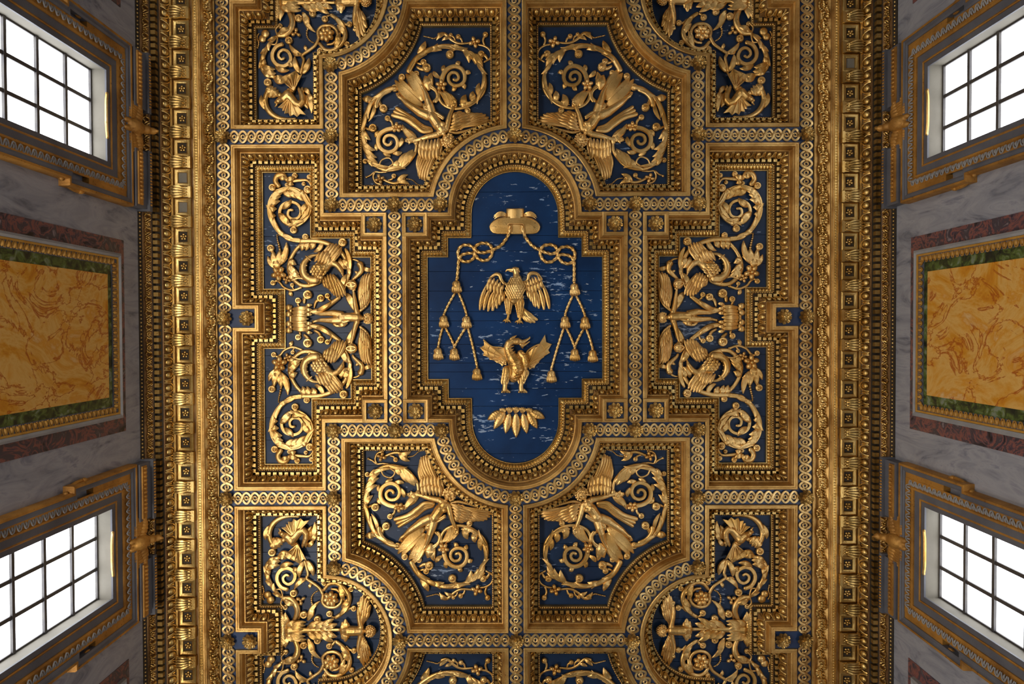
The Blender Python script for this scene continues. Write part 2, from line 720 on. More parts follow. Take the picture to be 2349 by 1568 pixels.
def bead(mb, x, y, d, r, seg=6):
    """small half bead facing the floor"""
    vs = [(x + r * math.cos(2 * math.pi * i / seg), y + r * math.sin(2 * math.pi * i / seg), d) for i in range(seg)]
    vs += [(x + .72 * r * math.cos(2 * math.pi * i / seg), y + .72 * r * math.sin(2 * math.pi * i / seg), d - .75 * r) for i in range(seg)]
    vs.append((x, y, d - 1.05 * r))
    fs = []
    for i in range(seg):
        j = (i + 1) % seg
        fs += [(i, j, j + seg, i + seg), (i + seg, j + seg, 2 * seg)]
    mb.add(vs, fs)


def small_leaf(mb, x, y, a, e0, d0, e1, d1, w):
    """tongue of the inner leaf moulding, leaning from the bead row down to the panel edge"""
    ca, sa = math.cos(a), math.sin(a)

    def at(s, e, d):
        return (x + ca * s - sa * e, y + sa * s + ca * e, d)
    vs, fs = [], []
    rows = [(0, .55, 1.0), (0.3, 1.0, 4.4), (0.65, .9, 4.4), (1.0, .25, 0.5)]
    for t, ww, h in rows:
        e, d = e0 + (e1 - e0) * t, d0 + (d1 - d0) * t
        for k, (s, hh) in enumerate(((-1, 0), (-.55, .8), (0, .45), (.55, .8), (1, 0))):
            vs.append(at(s * w * ww, e + h * hh * .7, d - h * hh * .8))
    for j in range(3):
        for k in range(4):
            p = j * 5 + k
            fs.append((p, p + 1, p + 6, p + 5))
    mb.add(vs, fs)


RIM_P = [(0, 5), (0, -4), (1.4, -5), (4.6, -4.6), (5.2, -3.2), (8.6, -3), (9.4, -1.5), (9.6, 1)]
FASCIA_P = [(9.6, 1), (11.6, 3.5), (12.0, 5), (13.4, 17), (15, 17.4)]
OVOLO_P = [(15, 17.4), (18.0, 23), (21.6, 31), (23.6, 40), (24.6, 40.2)]
BED_P = [(24.6, 40.2), (25, 49.5), (34.4, 49.5), (34.6, 47), (35.2, 47)]
SEAT_P = [(35.2, 47), (35.6, 52), (38.6, 53)]
LEAF_P = [(38.6, 53), (40.5, 53.4), (46, 56.5), (48.5, 60), (48.6, 57.6), (50.2, 57.6), (50.6, 66)]
END_P = [(38.6, 53), (39.2, 53.5), (39.4, 66)]
frames = []


def planks(root, poly, cuts, mat, rich):
    ys = [p[1] for p in poly]
    lo, hi = min(ys), max(ys)
    lines = [lo] + [c for c in cuts if lo + 6 < c < hi - 6] + [hi]
    for a, b in zip(lines, lines[1:]):
        q = clip_half(clip_half([tuple(p) for p in poly], 1, a + 0.45, True), 1, b - 0.45, False)
        if len(q) < 3:
            continue
        z = PANEL_D + rnd.uniform(-0.5, 0.7)
        res = delaunay_2d_cdt([Vector(p) for p in q], [], [list(range(len(q)))], 1, 0.001)
        vs = [(v.x, v.y) for v in res[0]]
        mb = MB()
        n = len(vs)
        mb.add([(x, y, z) for x, y in vs] + [(x, y, z + 3) for x, y in vs], [tuple(f) for f in res[2]])
        bnd = {}
        for f in res[2]:
            for i in range(len(f)):
                e = (f[i], f[(i + 1) % len(f)])
                bnd[e] = 1
        mb.f += [(e[1], e[0], e[0] + n, e[1] + n) for e in bnd if (e[1], e[0]) not in bnd]
        mk('plank', mb, mat, root, 30)


def coffer(label, poly, leafy, cuts, mat, cat='coffer'):
    xs, ys = [p[0] for p in poly], [p[1] for p in poly]
    root = thing('ceiling_coffer', ((min(xs) + max(xs)) / 2, (min(ys) + max(ys)) / 2, 0), label, cat, 'coffers of the gilded ceiling')
    mk('rim', sweep(MB(), poly, RIM_P), RIM, root, 30)
    mk('fascia', sweep(MB(), poly, FASCIA_P), RIM, root, 30)
    mk('ovolo', sweep(MB(), poly, OVOLO_P), RECESS_SHADE, root, 30)
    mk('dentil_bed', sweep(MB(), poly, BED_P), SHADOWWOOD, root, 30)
    mk('bead_seat', sweep(MB(), poly, SEAT_P), RECESS_SHADE, root, 30)
    mk('leaf_moulding' if leafy else 'inner_fillet', sweep(MB(), poly, LEAF_P if leafy else END_P), ROSE, root, 30)
    for run in runs(poly, 19.5):
        for x, y, a in along(run, 24.6, 2.0):
            put('egg_and_dart', EGG, root, (x, y, 29), a, None, (1.24, 1, 1))
    for run in runs(poly, 29.6):
        for x, y, a in along(run, 13.2, 1.0):
            put('dentil', DENTIL, root, (x, y, 45.2), a)
    mb = MB()
    for run in runs(poly, 36.8):
        for x, y, a in along(run, 5.4, 0.5):
            bead(mb, x, y, 51.6, 2.5)
    mk('bead_row', mb, GOLD, root, 60, 'stuff')
    if leafy:
        mb = MB()
        for run in runs(poly, 39.4):
            for x, y, a in along(run, 7.6, 1.0):
                small_leaf(mb, x, y, a, 0, 52.6, 8.6, 59, 3.5)
        mk('leaf_row', mb, GOLD, root, 50, 'stuff')
    inner = offset(poly, (50.4 if leafy else 39.2) - 1.5)
    planks(root, [tuple(p) for p in inner], cuts, mat, leafy)
    frames.append(poly)
    return root


def pcut(px, pys):
    return [unproj(px, y, PANEL_D)[1] for y in pys]


coffer('central blue coffer with rounded ends holding the hat, eagle and dragon', centre_outline(), True,
       pcut(1180, (440, 540, 575, 622, 667, 714, 735, 789, 832, 852, 891, 931, 1040)), BLUE_C)
WHERE = {(-1, -1): 'upper left', (1, -1): 'upper right', (-1, 1): 'lower left', (1, 1): 'lower right'}
for sx, nm in ((-1, 'left'), (1, 'right')):
    coffer(f'tall stepped coffer with swans and a winged child, {nm} of the centre', side_outline(sx), True,
           [c * 1.0 for c in (-262, -196, -128, -66, -18, 34, 88, 126, 172, 236, 290)], BLUE)
for (sx, sy), nm in WHERE.items():
    coffer(f'coffer with a carved angel between scrolls, {nm} of the centre', angel_outline(sx, sy), False,
           [sy * c for c in (352, 420, 482, 540, 596, 652)], BLUE)
    coffer(f'coffer with a dragon and a rounded end at the {nm} corner', corner_outline(sx, sy), False,
           [sy * c for c in (500, 560, 612, 668, 722, 770, 826, 880, 940, 1000)], BLUE)
for sx, nm in ((-1, 'left'), (1, 'right')):
    coffer(f'coffer cut by the bottom edge of the picture, {nm} of the middle rib', angel_outline(sx, 1, Y4), False,
           [806, 860, 930, 1000, 1070, 1140], BLUE)

# rosette squares
sq_boxes = []
for sx in (-1, 1):
    for sy in (-1, 1):
        for (a, b), nm in ((SQX, 'inside the central coffer'), (SQO, 'on the side coffer')):
            x0, x1 = sorted((sx * a, sx * b))
            y0, y1 = sorted((sy * SQY[0], sy * SQY[1]))
            sq_boxes.append((x0, x1, y0, y1, f'{WHERE[(sx, sy)]} corner {nm}'))

# blue ground of the ribs, with the coffers cut out of it
EXT_X, EXT_Y = 690.0, 1150.0
outer = [(-EXT_X, -EXT_Y), (EXT_X, -EXT_Y), (EXT_X, EXT_Y), (-EXT_X, EXT_Y)]
cv, ce = [Vector(p) for p in outer], [(0, 1), (1, 2), (2, 3), (3, 0)]
for poly in frames:
    n = len(cv)
    cv += [Vector((float(p[0]), float(p[1]))) for p in poly]
    ce += [(n + i, n + (i + 1) % len(poly)) for i in range(len(poly))]
res = delaunay_2d_cdt(cv, ce, [], 1, 0.001)
pv = [(v.x, v.y) for v in res[0]]
tri = []
for f in res[2]:
    cx_, cy_ = sum(pv[i][0] for i in f) / len(f), sum(pv[i][1] for i in f) / len(f)
    if not any(inside(poly, cx_, cy_) for poly in frames):
        tri.append(tuple(f))
ceiling = mk('ceiling', MB().add([(x, y, 2.0) for x, y in pv], tri), BLUE_RIB, None, 30, 'structure')
upper = MB().box(-900, 900, -1900, 1900, 74, 80)
mk('ceiling', upper, SHADOWWOOD, None, 30, 'structure')

sq_mats = BLUE
for x0, x1, y0, y1, nm in sq_boxes:
    r = thing('rosette_square', ((x0 + x1) / 2, (y0 + y1) / 2, 0), f'small gilt square frame around a blue field, {nm}', 'frame', 'rosette squares')
    poly = orient([(x0, y0), (x1, y0), (x1, y1), (x0, y1)])
    mk('frame', sweep(MB(), poly, [(0, 5), (0, -5.5), (1.4, -6.6), (4.4, -6), (5, -4.6), (8, -4.4), (9, -3), (9.2, 4)]), RIM, r, 30)
    mk('field', MB().box(x0 + 7, x1 - 7, y0 + 7, y1 - 7, 2.6, 4.6), BLUE, r, 30)

# ------------------------------------------------------------------ rosettes
def petal_mesh(r0, r1, half, rise, cup, name):
    mb = MB()
    na, nr = 6, 5
    for side in (0, 1):
        vs = []
        for j in range(nr + 1):
            t = j / nr
            for i in range(na + 1):
                s = -1 + 2 * i / na
                wid = half * (0.75 + 0.5 * math.sin(math.pi * min(t * 0.8 + 0.1, 1)))
                rr = r0 + (r1 - r0) * t * (1 - 0.10 * s * s * t)
                a = s * wid
                z = -(rise * t ** 1.6) + cup * (1 - s * s) * t - 1.1 * math.cos(s * 9.4) * t * t + side * 1.1
                vs.append((rr * math.cos(a), rr * math.sin(a), z))
        fs = []
        for j in range(nr):
            for i in range(na):
                p = j * (na + 1) + i
                q = (p, p + 1, p + na + 2, p + na + 1)
                fs.append(q if side == 0 else q[::-1])
        mb.add(vs, fs)
    n = (na + 1) * (nr + 1)
    rim = [nr * (na + 1) + i for i in range(na + 1)]
    mb.f += [(a, b, b + n, a + n) for a, b in zip(rim, rim[1:])]
    return unit_mesh(name, mb, ROSE, 60)


PETAL_O = petal_mesh(4, 17.8, 0.29, 5.2, 2.6, 'petal')
PETAL_I = petal_mesh(2.5, 11.0, 0.36, 4.6, 2.2, 'inner_petal')
bud = MB().ell((0, 0, -4.5), (3.6, 3.6, 5.0), 8, 6)
for i in range(5):
    a = i * 1.2566
    bud.ell((2.2 * math.cos(a), 2.2 * math.sin(a), -7.2), 1.5, 6, 4)
BUD = unit_mesh('bud', bud, GOLD, 60)
DISC = unit_mesh('rosette_disc', MB().prism(arc(0, 0, 11, 0, 345, 23), -4.5, 2), RECESS_SHADE, 40)
ros_n = 0


def rosette(x, y, label, d=1.0, s=1.0):
    global ros_n
    ros_n += 1
    r = thing('rosette', (x, y, d), label, 'rosette', 'gilt rosettes on the ribs')
    a0 = rnd.uniform(0, 1)
    put('backing_disc', DISC, r, (x, y, d))
    for i in range(9):
        put('petal', PETAL_O, r, (x, y, d - 4), a0 + i * 2 * math.pi / 9, None, (s, s, s))
    for i in range(7):
        put('inner_petal', PETAL_I, r, (x, y, d - 7), a0 + 0.3 + i * 2 * math.pi / 7, None, (s, s, s))
    put('bud', BUD, r, (x, y, d - 4.5))


sides = {-1: 'left', 1: 'right'}
ups = {-1: 'upper', 1: 'lower'}
for sx in (-1, 1):
    L = sides[sx]
    rosette(sx * XB, 0, f'gilt rosette at mid height on the {L} beam', -1)
    rosette(sx * (XB - 51), 0, f'gilt rosette in the notch beside the {L} beam at mid height')
    for sy in (-1, 1):
        U = ups[sy]
        rosette(sx * XB, sy * Y1, f'gilt rosette on the {L} beam at its {U} cross rib', -1)
        rosette(sx * X1, sy * Y1, f'gilt rosette at the inner end of the {U} {L} cross rib', -1)
        rosette(sx * X1, sy * Y2, f'gilt rosette at the outer corner of the {U} {L} angel coffer', -1)
        rosette(sx * X2, sy * Y2, f'gilt rosette at the {U} end of the {L} inner rib', -1)
        rosette(sx * X3, sy * Y2, f'gilt rosette at the {L} foot of the {U} central arch', -1)
        rosette(sx * X1, sy * Y3, f'gilt rosette where the {U} {L} corner arc begins', -1)
        if sy > 0:
            rosette(sx * XB, sy * Y4, f'gilt rosette on the {L} beam near the bottom edge', -1)
            rosette(sx * (XB - 51), sy * Y4, f'gilt rosette in the notch beside the {L} beam near the bottom edge')
            rosette(sx * X5, sy * Y4, f'gilt rosette on the {L} corner arc at the bottom cross rib', -1)
for sy in (-1, 1):
    rosette(0, sy * Y1, f'gilt rosette crowning the {ups[sy]} central arch', -1)
rosette(0, Y4, 'gilt rosette where the middle rib meets the bottom cross rib', -1)
for x0, x1, y0, y1, nm in sq_boxes:
    rosette((x0 + x1) / 2, (y0 + y1) / 2, f'gilt rosette in the small square, {nm}', 3, 1.02)

# ------------------------------------------------------------------ guilloche bands
def ring_mesh():
    """one oval of the interlaced strands with its eye; local x along the band, 20 units long"""
    mb = MB()
    for sg in (-1, 1):
        pts = []
        for t in np.linspace(-0.06, 1.06, 15):
            w = math.sin(math.pi * min(max(t, 0), 1))
            yy = sg * (12.4 * w ** 0.72 if 0 < t < 1 else -12.4 * 0.35 * (abs(t - 0.5) - 0.5) * 8)
            pts.append((20.0 * (t - 0.5), yy, -1.6 - 1.5 * sg * (t - 0.5) * 2))
        mb.tube(pts, 3.0, 0.72, 8, 0.25)
    eye = [(4.1 * math.cos(a), 4.1 * math.sin(a), -1.6 + 0.8 * math.sin(a)) for a in np.linspace(0, 2 * math.pi, 17)]
    mb.tube(eye, 2.1, 0.85, 7)
    mb.tube([(-9, 0.5, -0.6), (-6, -2.6, -1.2), (-3.4, -3.4, -1.5)], 1.9, 0.8, 6)
    mb.tube([(9, -0.5, -0.6), (6, 2.6, -1.2), (3.4, 3.4, -1.5)], 1.9, 0.8, 6)
    return unit_mesh('ring', mb, RING, 50)


RINGM = ring_mesh()


def guilloche(label, line, m0=17.0, m1=17.0, pitch=20.3):
    L = np.array(line, float)
    pitch = 20.0
    r = thing('guilloche_band', (float(L[:, 0].mean()), float(L[:, 1].mean()), 0), label, 'band', 'guilloche bands')
    seg = np.linalg.norm(np.diff(L, axis=0), axis=1).sum()
    margin = 15.5
    n_ = max(1, round((seg - 31) / 20.0))
    kx = (seg - 31) / n_ / 20.0
    for x, y, a in along(L, pitch * kx, margin):
        put('ring', RINGM, r, (x, y, 1.0), a, None, (kx, 1, 1))


def seglist(*pts):
    return [tuple(map(float, p)) for p in pts]


for sx in (-1, 1):
    L = sides[sx]
    for (a, b), nm in (((-Y4, -Y1), 'from the top edge to the upper cross rib'), ((-Y1, 0), 'between the upper cross rib and mid height'),
                       ((0, Y1), 'between mid height and the lower cross rib'), ((Y1, Y4), 'from the lower cross rib to the bottom rosette'),
                       ((Y4, Y4 + 300), 'below its bottom rosette')):
        guilloche(f'guilloche band on the {L} beam {nm}', seglist((sx * XB, a), (sx * XB, b)))
    guilloche(f'guilloche band on the upright rib {L} of the central coffer', seglist((sx * X2, -Y2), (sx * X2, Y2)))
    for sy in (-1, 1):
        U = ups[sy]
        guilloche(f'short guilloche band on the {U} {L} cross rib', seglist((sx * XB, sy * Y1), (sx * X1, sy * Y1)))
        guilloche(f'guilloche band beside the {U} {L} angel coffer below its cross rib' if sy < 0 else f'guilloche band beside the {U} {L} angel coffer above its cross rib',
                  seglist((sx * X1, sy * Y1), (sx * X1, sy * Y2)))
        guilloche(f'guilloche band of the {U} {L} upright rib between cross rib and corner arc', seglist((sx * X1, sy * Y1), (sx * X1, sy * Y3)))
        guilloche(f'guilloche band along the {U} {L} step, outer half', seglist((sx * X1, sy * Y2), (sx * X2, sy * Y2)))
        guilloche(f'guilloche band along the {U} {L} step beside the central arch', seglist((sx * X2, sy * Y2), (sx * X3, sy * Y2)))
        a0 = math.degrees(math.asin((Y2 - AC) / AR))
        ln = [(sx * x, sy * y) for x, y in arc(0, AC, AR, a0, 90, 30)]
        guilloche(f'curved guilloche band on the {L} half of the {U} central arch', ln)
        b0 = math.degrees(math.atan2(Y3 - Y4, X1 - CX))
        ln = [(sx * x, sy * y) for x, y in arc(CX, Y4, CR, b0, -180, 30)]
        guilloche(f'curved guilloche band on the {U} {L} corner arc', ln)
        if sy > 0:
            ln = [(sx * x, 2 * Y4 - y) for x, y in arc(CX, Y4, CR, b0, -180, 30)]
            guilloche(f'curved guilloche band leaving the picture at the bottom, {L} of the middle', ln)
            guilloche(f'guilloche band of the bottom cross rib, {L} half', seglist((sx * X5, Y4), (0, Y4)))
guilloche('guilloche band on the middle rib above the central coffer', seglist((0, -Y4), (0, -Y1)))
guilloche('guilloche band on the middle rib below the central coffer', seglist((0, Y1), (0, Y4)))
guilloche('guilloche band on the middle rib below the bottom cross rib', seglist((0, Y4), (0, Y4 + 300)))

# ------------------------------------------------------------------ cornices
YA, YB = -1060.0, 1120.0


def strip(mb, prof, s, off, ya=YA, yb=YB):
    vs, fs = [], []
    for x, d in prof:
        vs += [(s * (x + off), ya, d), (s * (x + off), yb, d)]
    for i in range(len(prof) - 1):
        a = 2 * i
        fs.append((a, a + 1, a + 3, a + 2) if s < 0 else (a, a + 2, a + 3, a + 1))
    return mb.add(vs, fs)


def slope_unit(flat, run, rise, scale=1.0):
    """map a flat carving (along, across, height) onto an inclined moulding: local y inwards, z up"""
    l = math.hypot(run, rise)
    sl, nm = np.array([0, run, rise]) / l, np.array([0, rise, -run]) / l
    o = MB()
    o.v = [tuple((np.array([a, 0, 0]) + sl * q + nm * h) * scale) for a, q, h in flat.v]
    o.f = flat.f
    return o


fl = MB()
fl.tube([(x, 6.5 * math.sin(x / 23 * math.pi), 1.6) for x in np.linspace(-23, 23, 15)], 1.7, 1, 6)
rf = random.Random(5)
for k in range(22):
    x = -22 + 2.0 * k
    y = 6.5 * math.sin(x / 23 * math.pi)
    sg = 1 if k % 2 else -1
    a = sg * rf.uniform(0.6, 1.4)
    ln = rf.uniform(8, 12)
    ty = max(-10.5, min(10.5, y + ln * math.sin(a)))
    fl.lobe((x, y), (x + ln * math.cos(a), ty), 2.7, 0.2 * sg, 1.6, 2.6, 0.9, -1.4, 0.3, 6, 6)
for x, y in ((-11.5, 4), (11.5, -4), (-4, -7), (4, 7), (-19, 6), (19, -6)):
    fl.ell((x, y, 2), (2.2, 2.2, 2.0), 7, 5)
fl.v = [(x, y, z * 1.9) for x, y, z in fl.v]
FOLIAGE = unit_mesh('foliage', slope_unit(fl, 17, 17), GOLD, 55)

fl = MB()
fl.ell((0, 0, 2.4), (2.2, 2.2, 2.2), 7, 5)
for k in range(6):
    a = k * math.pi / 3
    fl.ell((4.2 * math.cos(a), 4.2 * math.sin(a), 1.6), (2.3, 2.3, 1.8), 6, 4)
for sg in (-1, 1):
    fl.tube([(sg * 6, -5, 1.2), (sg * 10, -2, 2.4), (sg * 12, 3, 2.4), (sg * 14.5, 6, 1.2)], [1.4, 2.0, 1.8, .8], 1, 6)
    fl.lobe((sg * 7, 2), (sg * 12, 8), 2.0, 0.1, 1.2, 2.4, 0.8, 0.4, 0.3, 6, 5)
    fl.lobe((sg * 9, -3), (sg * 14, -8), 2.0, 0.1, 1.2, 2.4, 0.8, 0.4, 0.3, 6, 5)
fl.v = [(x, y, z * 1.7) for x, y, z in fl.v]
FLOWER = unit_mesh('flower_scroll', slope_unit(fl, 8, 16), GOLD, 55)

md = MB().box(-11, 11, -24, 20, -9, 1)
md.box(-12.5, 12.5, 16, 22, -11, 0)
md.tube([(-11, -20, -9), (11, -20, -9)], 4.5, 1, 10)
MODIL = unit_mesh('modillion', md, GOLD, 35)
lf = MB()
for k in range(-2, 3):
    lf.lobe((k * 3.4, 8), (k * 5.2, -28 + abs(k) * 3), 2.7, 0.05 * k, -9.6, -14.5, 1.1, 2.6, 0.35, 8, 7)
for k in (-1, 0, 1):
    lf.ell((k * 6.2, 11.5, -10.5), (2.5, 2.6, 2.4), 7, 5)
    lf.lobe((k * 6.2, 2), (k * 7.2, 13), 2.4, 0, -10, -11, 0.8, 1, 0.3, 6, 5)
MLEAF = unit_mesh('acanthus_leaf', lf, GOLD, 55)
sfm = MB()
sweep(sfm, [(-20, -17), (20, -17), (20, 20), (-20, 20)], [(0, 0), (0, -5), (2.5, -6.5), (6, -6), (8.5, -4.5), (8.8, 0)])
sfm.box(-21, 21, -24, -19, -6, 0)
SFRAME = unit_mesh('soffit_frame', sfm, GOLD, 30)
SBACK = unit_mesh('soffit_field', MB().box(-12.5, 12.5, -9, 12, -0.8, 0.4), SHADOWWOOD, 30)  # dark sheet; the shade of a deep recess is put into its colour
SBACK2 = unit_mesh('bare_field', MB().box(-12.5, 12.5, -9, 12, -1.0, 0.4), PLASTER, 30)
sf = MB().ell((0, 1.5, -3), (2.6, 2.6, 2.6), 8, 5)
for k in range(5):
    a = k * 1.2566
    sf.ell((5.3 * math.cos(a), 1.5 + 5.3 * math.sin(a), -2.4), (3.0, 3.0, 2.0), 7, 5)
SFLOWER = unit_mesh('soffit_flower', sf, GOLD, 55)
DENTIL_C = unit_mesh('cornice_dentil', MB().box(-4.4, 4.4, -5.2, 5.2, -6, 6), ROSE, 30)


def sub(name, mesh, par):
    o = bpy.data.objects.new(name, mesh)
    col.objects.link(o)
    o.parent = par
    return o


for s, off, ymod, bare in ((-1, 4.0, -17.6, (-314.6, -248.6)), (1, 9.0, -2.0, (-563.0,))):
    side = sides[s]
    root = thing('trim_1' if s < 0 else 'trim_2', (s * (740 + off), 0, -30), None, None, None, 'structure')
    a = -math.pi / 2 if s < 0 else math.pi / 2
    mk('flat_strip', strip(MB(), [(682 - off, 4), (682 - off, -4), (683 - off, -4.6), (684 - off, -4.8), (684, -3)], s, off), RIM, root, 30)
    mk('foliage_cyma', strip(MB(), [(684, -3), (686.5, -3.6), (692, -10), (699, -18), (701.5, -20)], s, off), RIM, root, 30)
    mk('fillet', strip(MB(), [(701.5, -20), (702, -23), (705, -23), (705.4, -25.4), (708, -25.8)], s, off), RIM, root, 25)
    mk('bead_fillet', strip(MB(), [(708, -25.8), (708.4, -28), (714, -28.4), (714.4, -31), (716, -31), (716, -30)], s, off), GOLD, root, 25)
    mk('soffit', strip(MB(), [(716, -30), (766, -30)], s, off), RECESS_SHADE, root, 25)
    mk('egg_ovolo', strip(MB(), [(766, -30), (766, -34), (769, -37), (773.5, -44), (776, -53), (778, -53.4), (778, -55)], s, off), RECESS_SHADE, root, 30)
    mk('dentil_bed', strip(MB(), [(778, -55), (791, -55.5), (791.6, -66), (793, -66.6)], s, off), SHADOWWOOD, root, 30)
    mk('flower_cyma', strip(MB(), [(793, -66.6), (795, -69), (798, -76), (802, -84), (804, -85)], s, off), RECESS_SHADE, root, 30)
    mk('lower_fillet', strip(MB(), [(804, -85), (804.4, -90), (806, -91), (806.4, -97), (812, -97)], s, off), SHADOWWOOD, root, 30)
    n = int((YB - YA) / 46)
    for i in range(n):
        put('foliage', FOLIAGE, root, (s * (692.8 + off), YA + 23 + 46 * i, -11.2), a)
    for i in range(int((YB - YA) / 28.6)):
        put('egg_and_dart', EGG, root, (s * (771.5 + off), YA + 14 + 28.6 * i, -44), a, None, (1.43, 0.95, 0.95))
    for i in range(int((YB - YA) / 14.3)):
        put('dentil', DENTIL_C, root, (s * (785.6 + off), YA + 7 + 14.3 * i, -60.5), a)
    for i in range(int((YB - YA) / 30)):
        put('flower_scroll', FLOWER, root, (s * (798.6 + off), YA + 15 + 30 * i, -76), a)
    k0 = int((YA - ymod) / 66) + 1
    k1 = int((YB - ymod) / 66)
    for k in range(k0, k1):
        y = ymod + 66 * k
        mo = put('modillion', MODIL, root, (s * (741 + off), y, -30), a)
        sub('acanthus_leaf', MLEAF, mo)
        yb = y + 33
        sfr = put('soffit_frame', SFRAME, root, (s * (741 + off), yb, -30), a)
        if any(abs(yb - q) < 20 for q in bare):
            sub('bare_field', SBACK2, sfr)
        else:
            sub('soffit_field', SBACK, sfr)
            sub('soffit_flower', SFLOWER, sfr)
    mb = MB()
    for i in range(int((YB - YA) / 6.2)):
        bead(mb, s * (711.2 + off), YA + 3 + 6.2 * i, -27.4, 2.7)
    mk('bead_row', mb, GOLD, root, 60, 'stuff')
    mb = MB()
    for i in range(int((YB - YA) / 8.2)):
        bead(mb, s * (806 + off), YA + 4 + 8.2 * i, -90.5, 2.6)
    mk('lower_bead_row', mb, GOLD, root, 60, 'stuff')

# ------------------------------------------------------------------ walls, floor, windows
YC = 38.0                       # wall bays are centred here
XW = {-1: 811.0, 1: 818.0}
GLASS = 32.0
WIN = [YC + 436 * k for k in (-3, -1, 1, 3)]
WH = 93.0                       # half width of a window
WT, WBOT = -206.0, -591.0
FLOOR = -F - EYE / K
YE = 1850.0


def quad_wall(name, s, rects):
    mb = MB()
    x = s * XW[s]
    for y0, y1, d0, d1 in rects:
        vs = [(x, y0, d0), (x, y1, d0), (x, y1, d1), (x, y0, d1), (x + s * 30, y0, d0), (x + s * 30, y1, d0), (x + s * 30, y1, d1), (x + s * 30, y0, d1)]
        mb.add(vs, [(0, 1, 2, 3), (4, 7, 6, 5), (0, 4, 5, 1), (2, 6, 7, 3), (0, 3, 7, 4), (1, 5, 6, 2)])
    return mk(name, mb, MARBLE, None, 30, 'structure')


for s in (-1, 1):
    rects = [(-YE, YE, WT + 4, 90), (-YE, YE, FLOOR, WBOT - 4)]
    edge = -YE
    for w in WIN:
        rects.append((edge, w - WH - 4, WBOT - 4, WT + 4))
        edge = w + WH + 4
    rects.append((edge, YE, WBOT - 4, WT + 4))
    quad_wall('wall_left' if s < 0 else 'wall_right', s, rects)
mk('wall_front', MB().box(-860, 870, -YE - 20, -YE, FLOOR, 90), MARBLE, None, 30, 'structure')
mk('wall_back', MB().box(-860, 870, YE, YE + 20, FLOOR, 90), MARBLE, None, 30, 'structure')
mk('floor', MB().box(-860, 870, -YE - 20, YE + 20, FLOOR - 10, FLOOR), FLOORM, None, 30, 'structure')


def on_wall(s, mb):
    """(y, d, protrusion) -> pattern coordinates on one of the long walls"""
    o = MB()
    o.v = [(s * (XW[s] - p), y, d) for y, d, p in mb.v]
    o.f = mb.f
    return o


def sweep_wall(poly, prof):
    """moulding around an opening in a wall: prof of (distance outwards, protrusion)"""
    mb = MB()
    n = len(poly)
    vs, fs = [], []
    for e, p in prof:
        vs += [(q[0], q[1], p) for q in offset(poly, -e)]
    for j in range(len(prof) - 1):
        for i in range(n):
            a, b = j * n + i, j * n + (i + 1) % n
            fs.append((a, b, b + n, a + n))
    return mb.add(vs, fs)


def put_wall(name, mesh, parent, s, y, d, p, ang):
    """shared piece on a wall: local x along the run (angle in the y-d plane), y across it, z off the wall"""
    o = bpy.data.objects.new(name, mesh)
    col.objects.link(o)
    o.parent = parent
    ex = Vector((0, math.cos(ang), math.sin(ang)))
    ez = Vector((-s, 0, 0))
    ey = ez.cross(ex)
    M = Matrix((ex, ey, ez)).transposed().to_4x4()
    M.translation = Vector(W(s * (XW[s] - p), y, d)) - parent_loc(parent)
    o.matrix_local = M
    return o


lm = MB()
lm.tube([(-6.5, -5, 1), (-4.6, 1, 2.2), (-2.4, 5, 2.2), (0, 6.2, 1.6), (2.4, 5, 2.2), (4.6, 1, 2.2), (6.5, -5, 1)], 1.3, 1, 6)
lm.lobe((0, -5), (0, 4), 1.9, 0, 0, 0, 0.9, -2.0, 0.0, 6, 6)
WLEAF = unit_mesh('frame_leaf', lm, WHITEST, 55)
PEGG = unit_mesh('egg', MB().ell((0, 0, 1), (3.4, 5.6, 3.4), 8, 6).tube([(-5.4, 5.5, .5), (-4.9, -2, 1.8), (-2.6, -6.2, 1.8), (0, -7.4, 1.8), (2.6, -6.2, 1.8), (4.9, -2, 1.8), (5.4, 5.5, .5)], 0.9, 1, 5), EGGPAINT, 50)

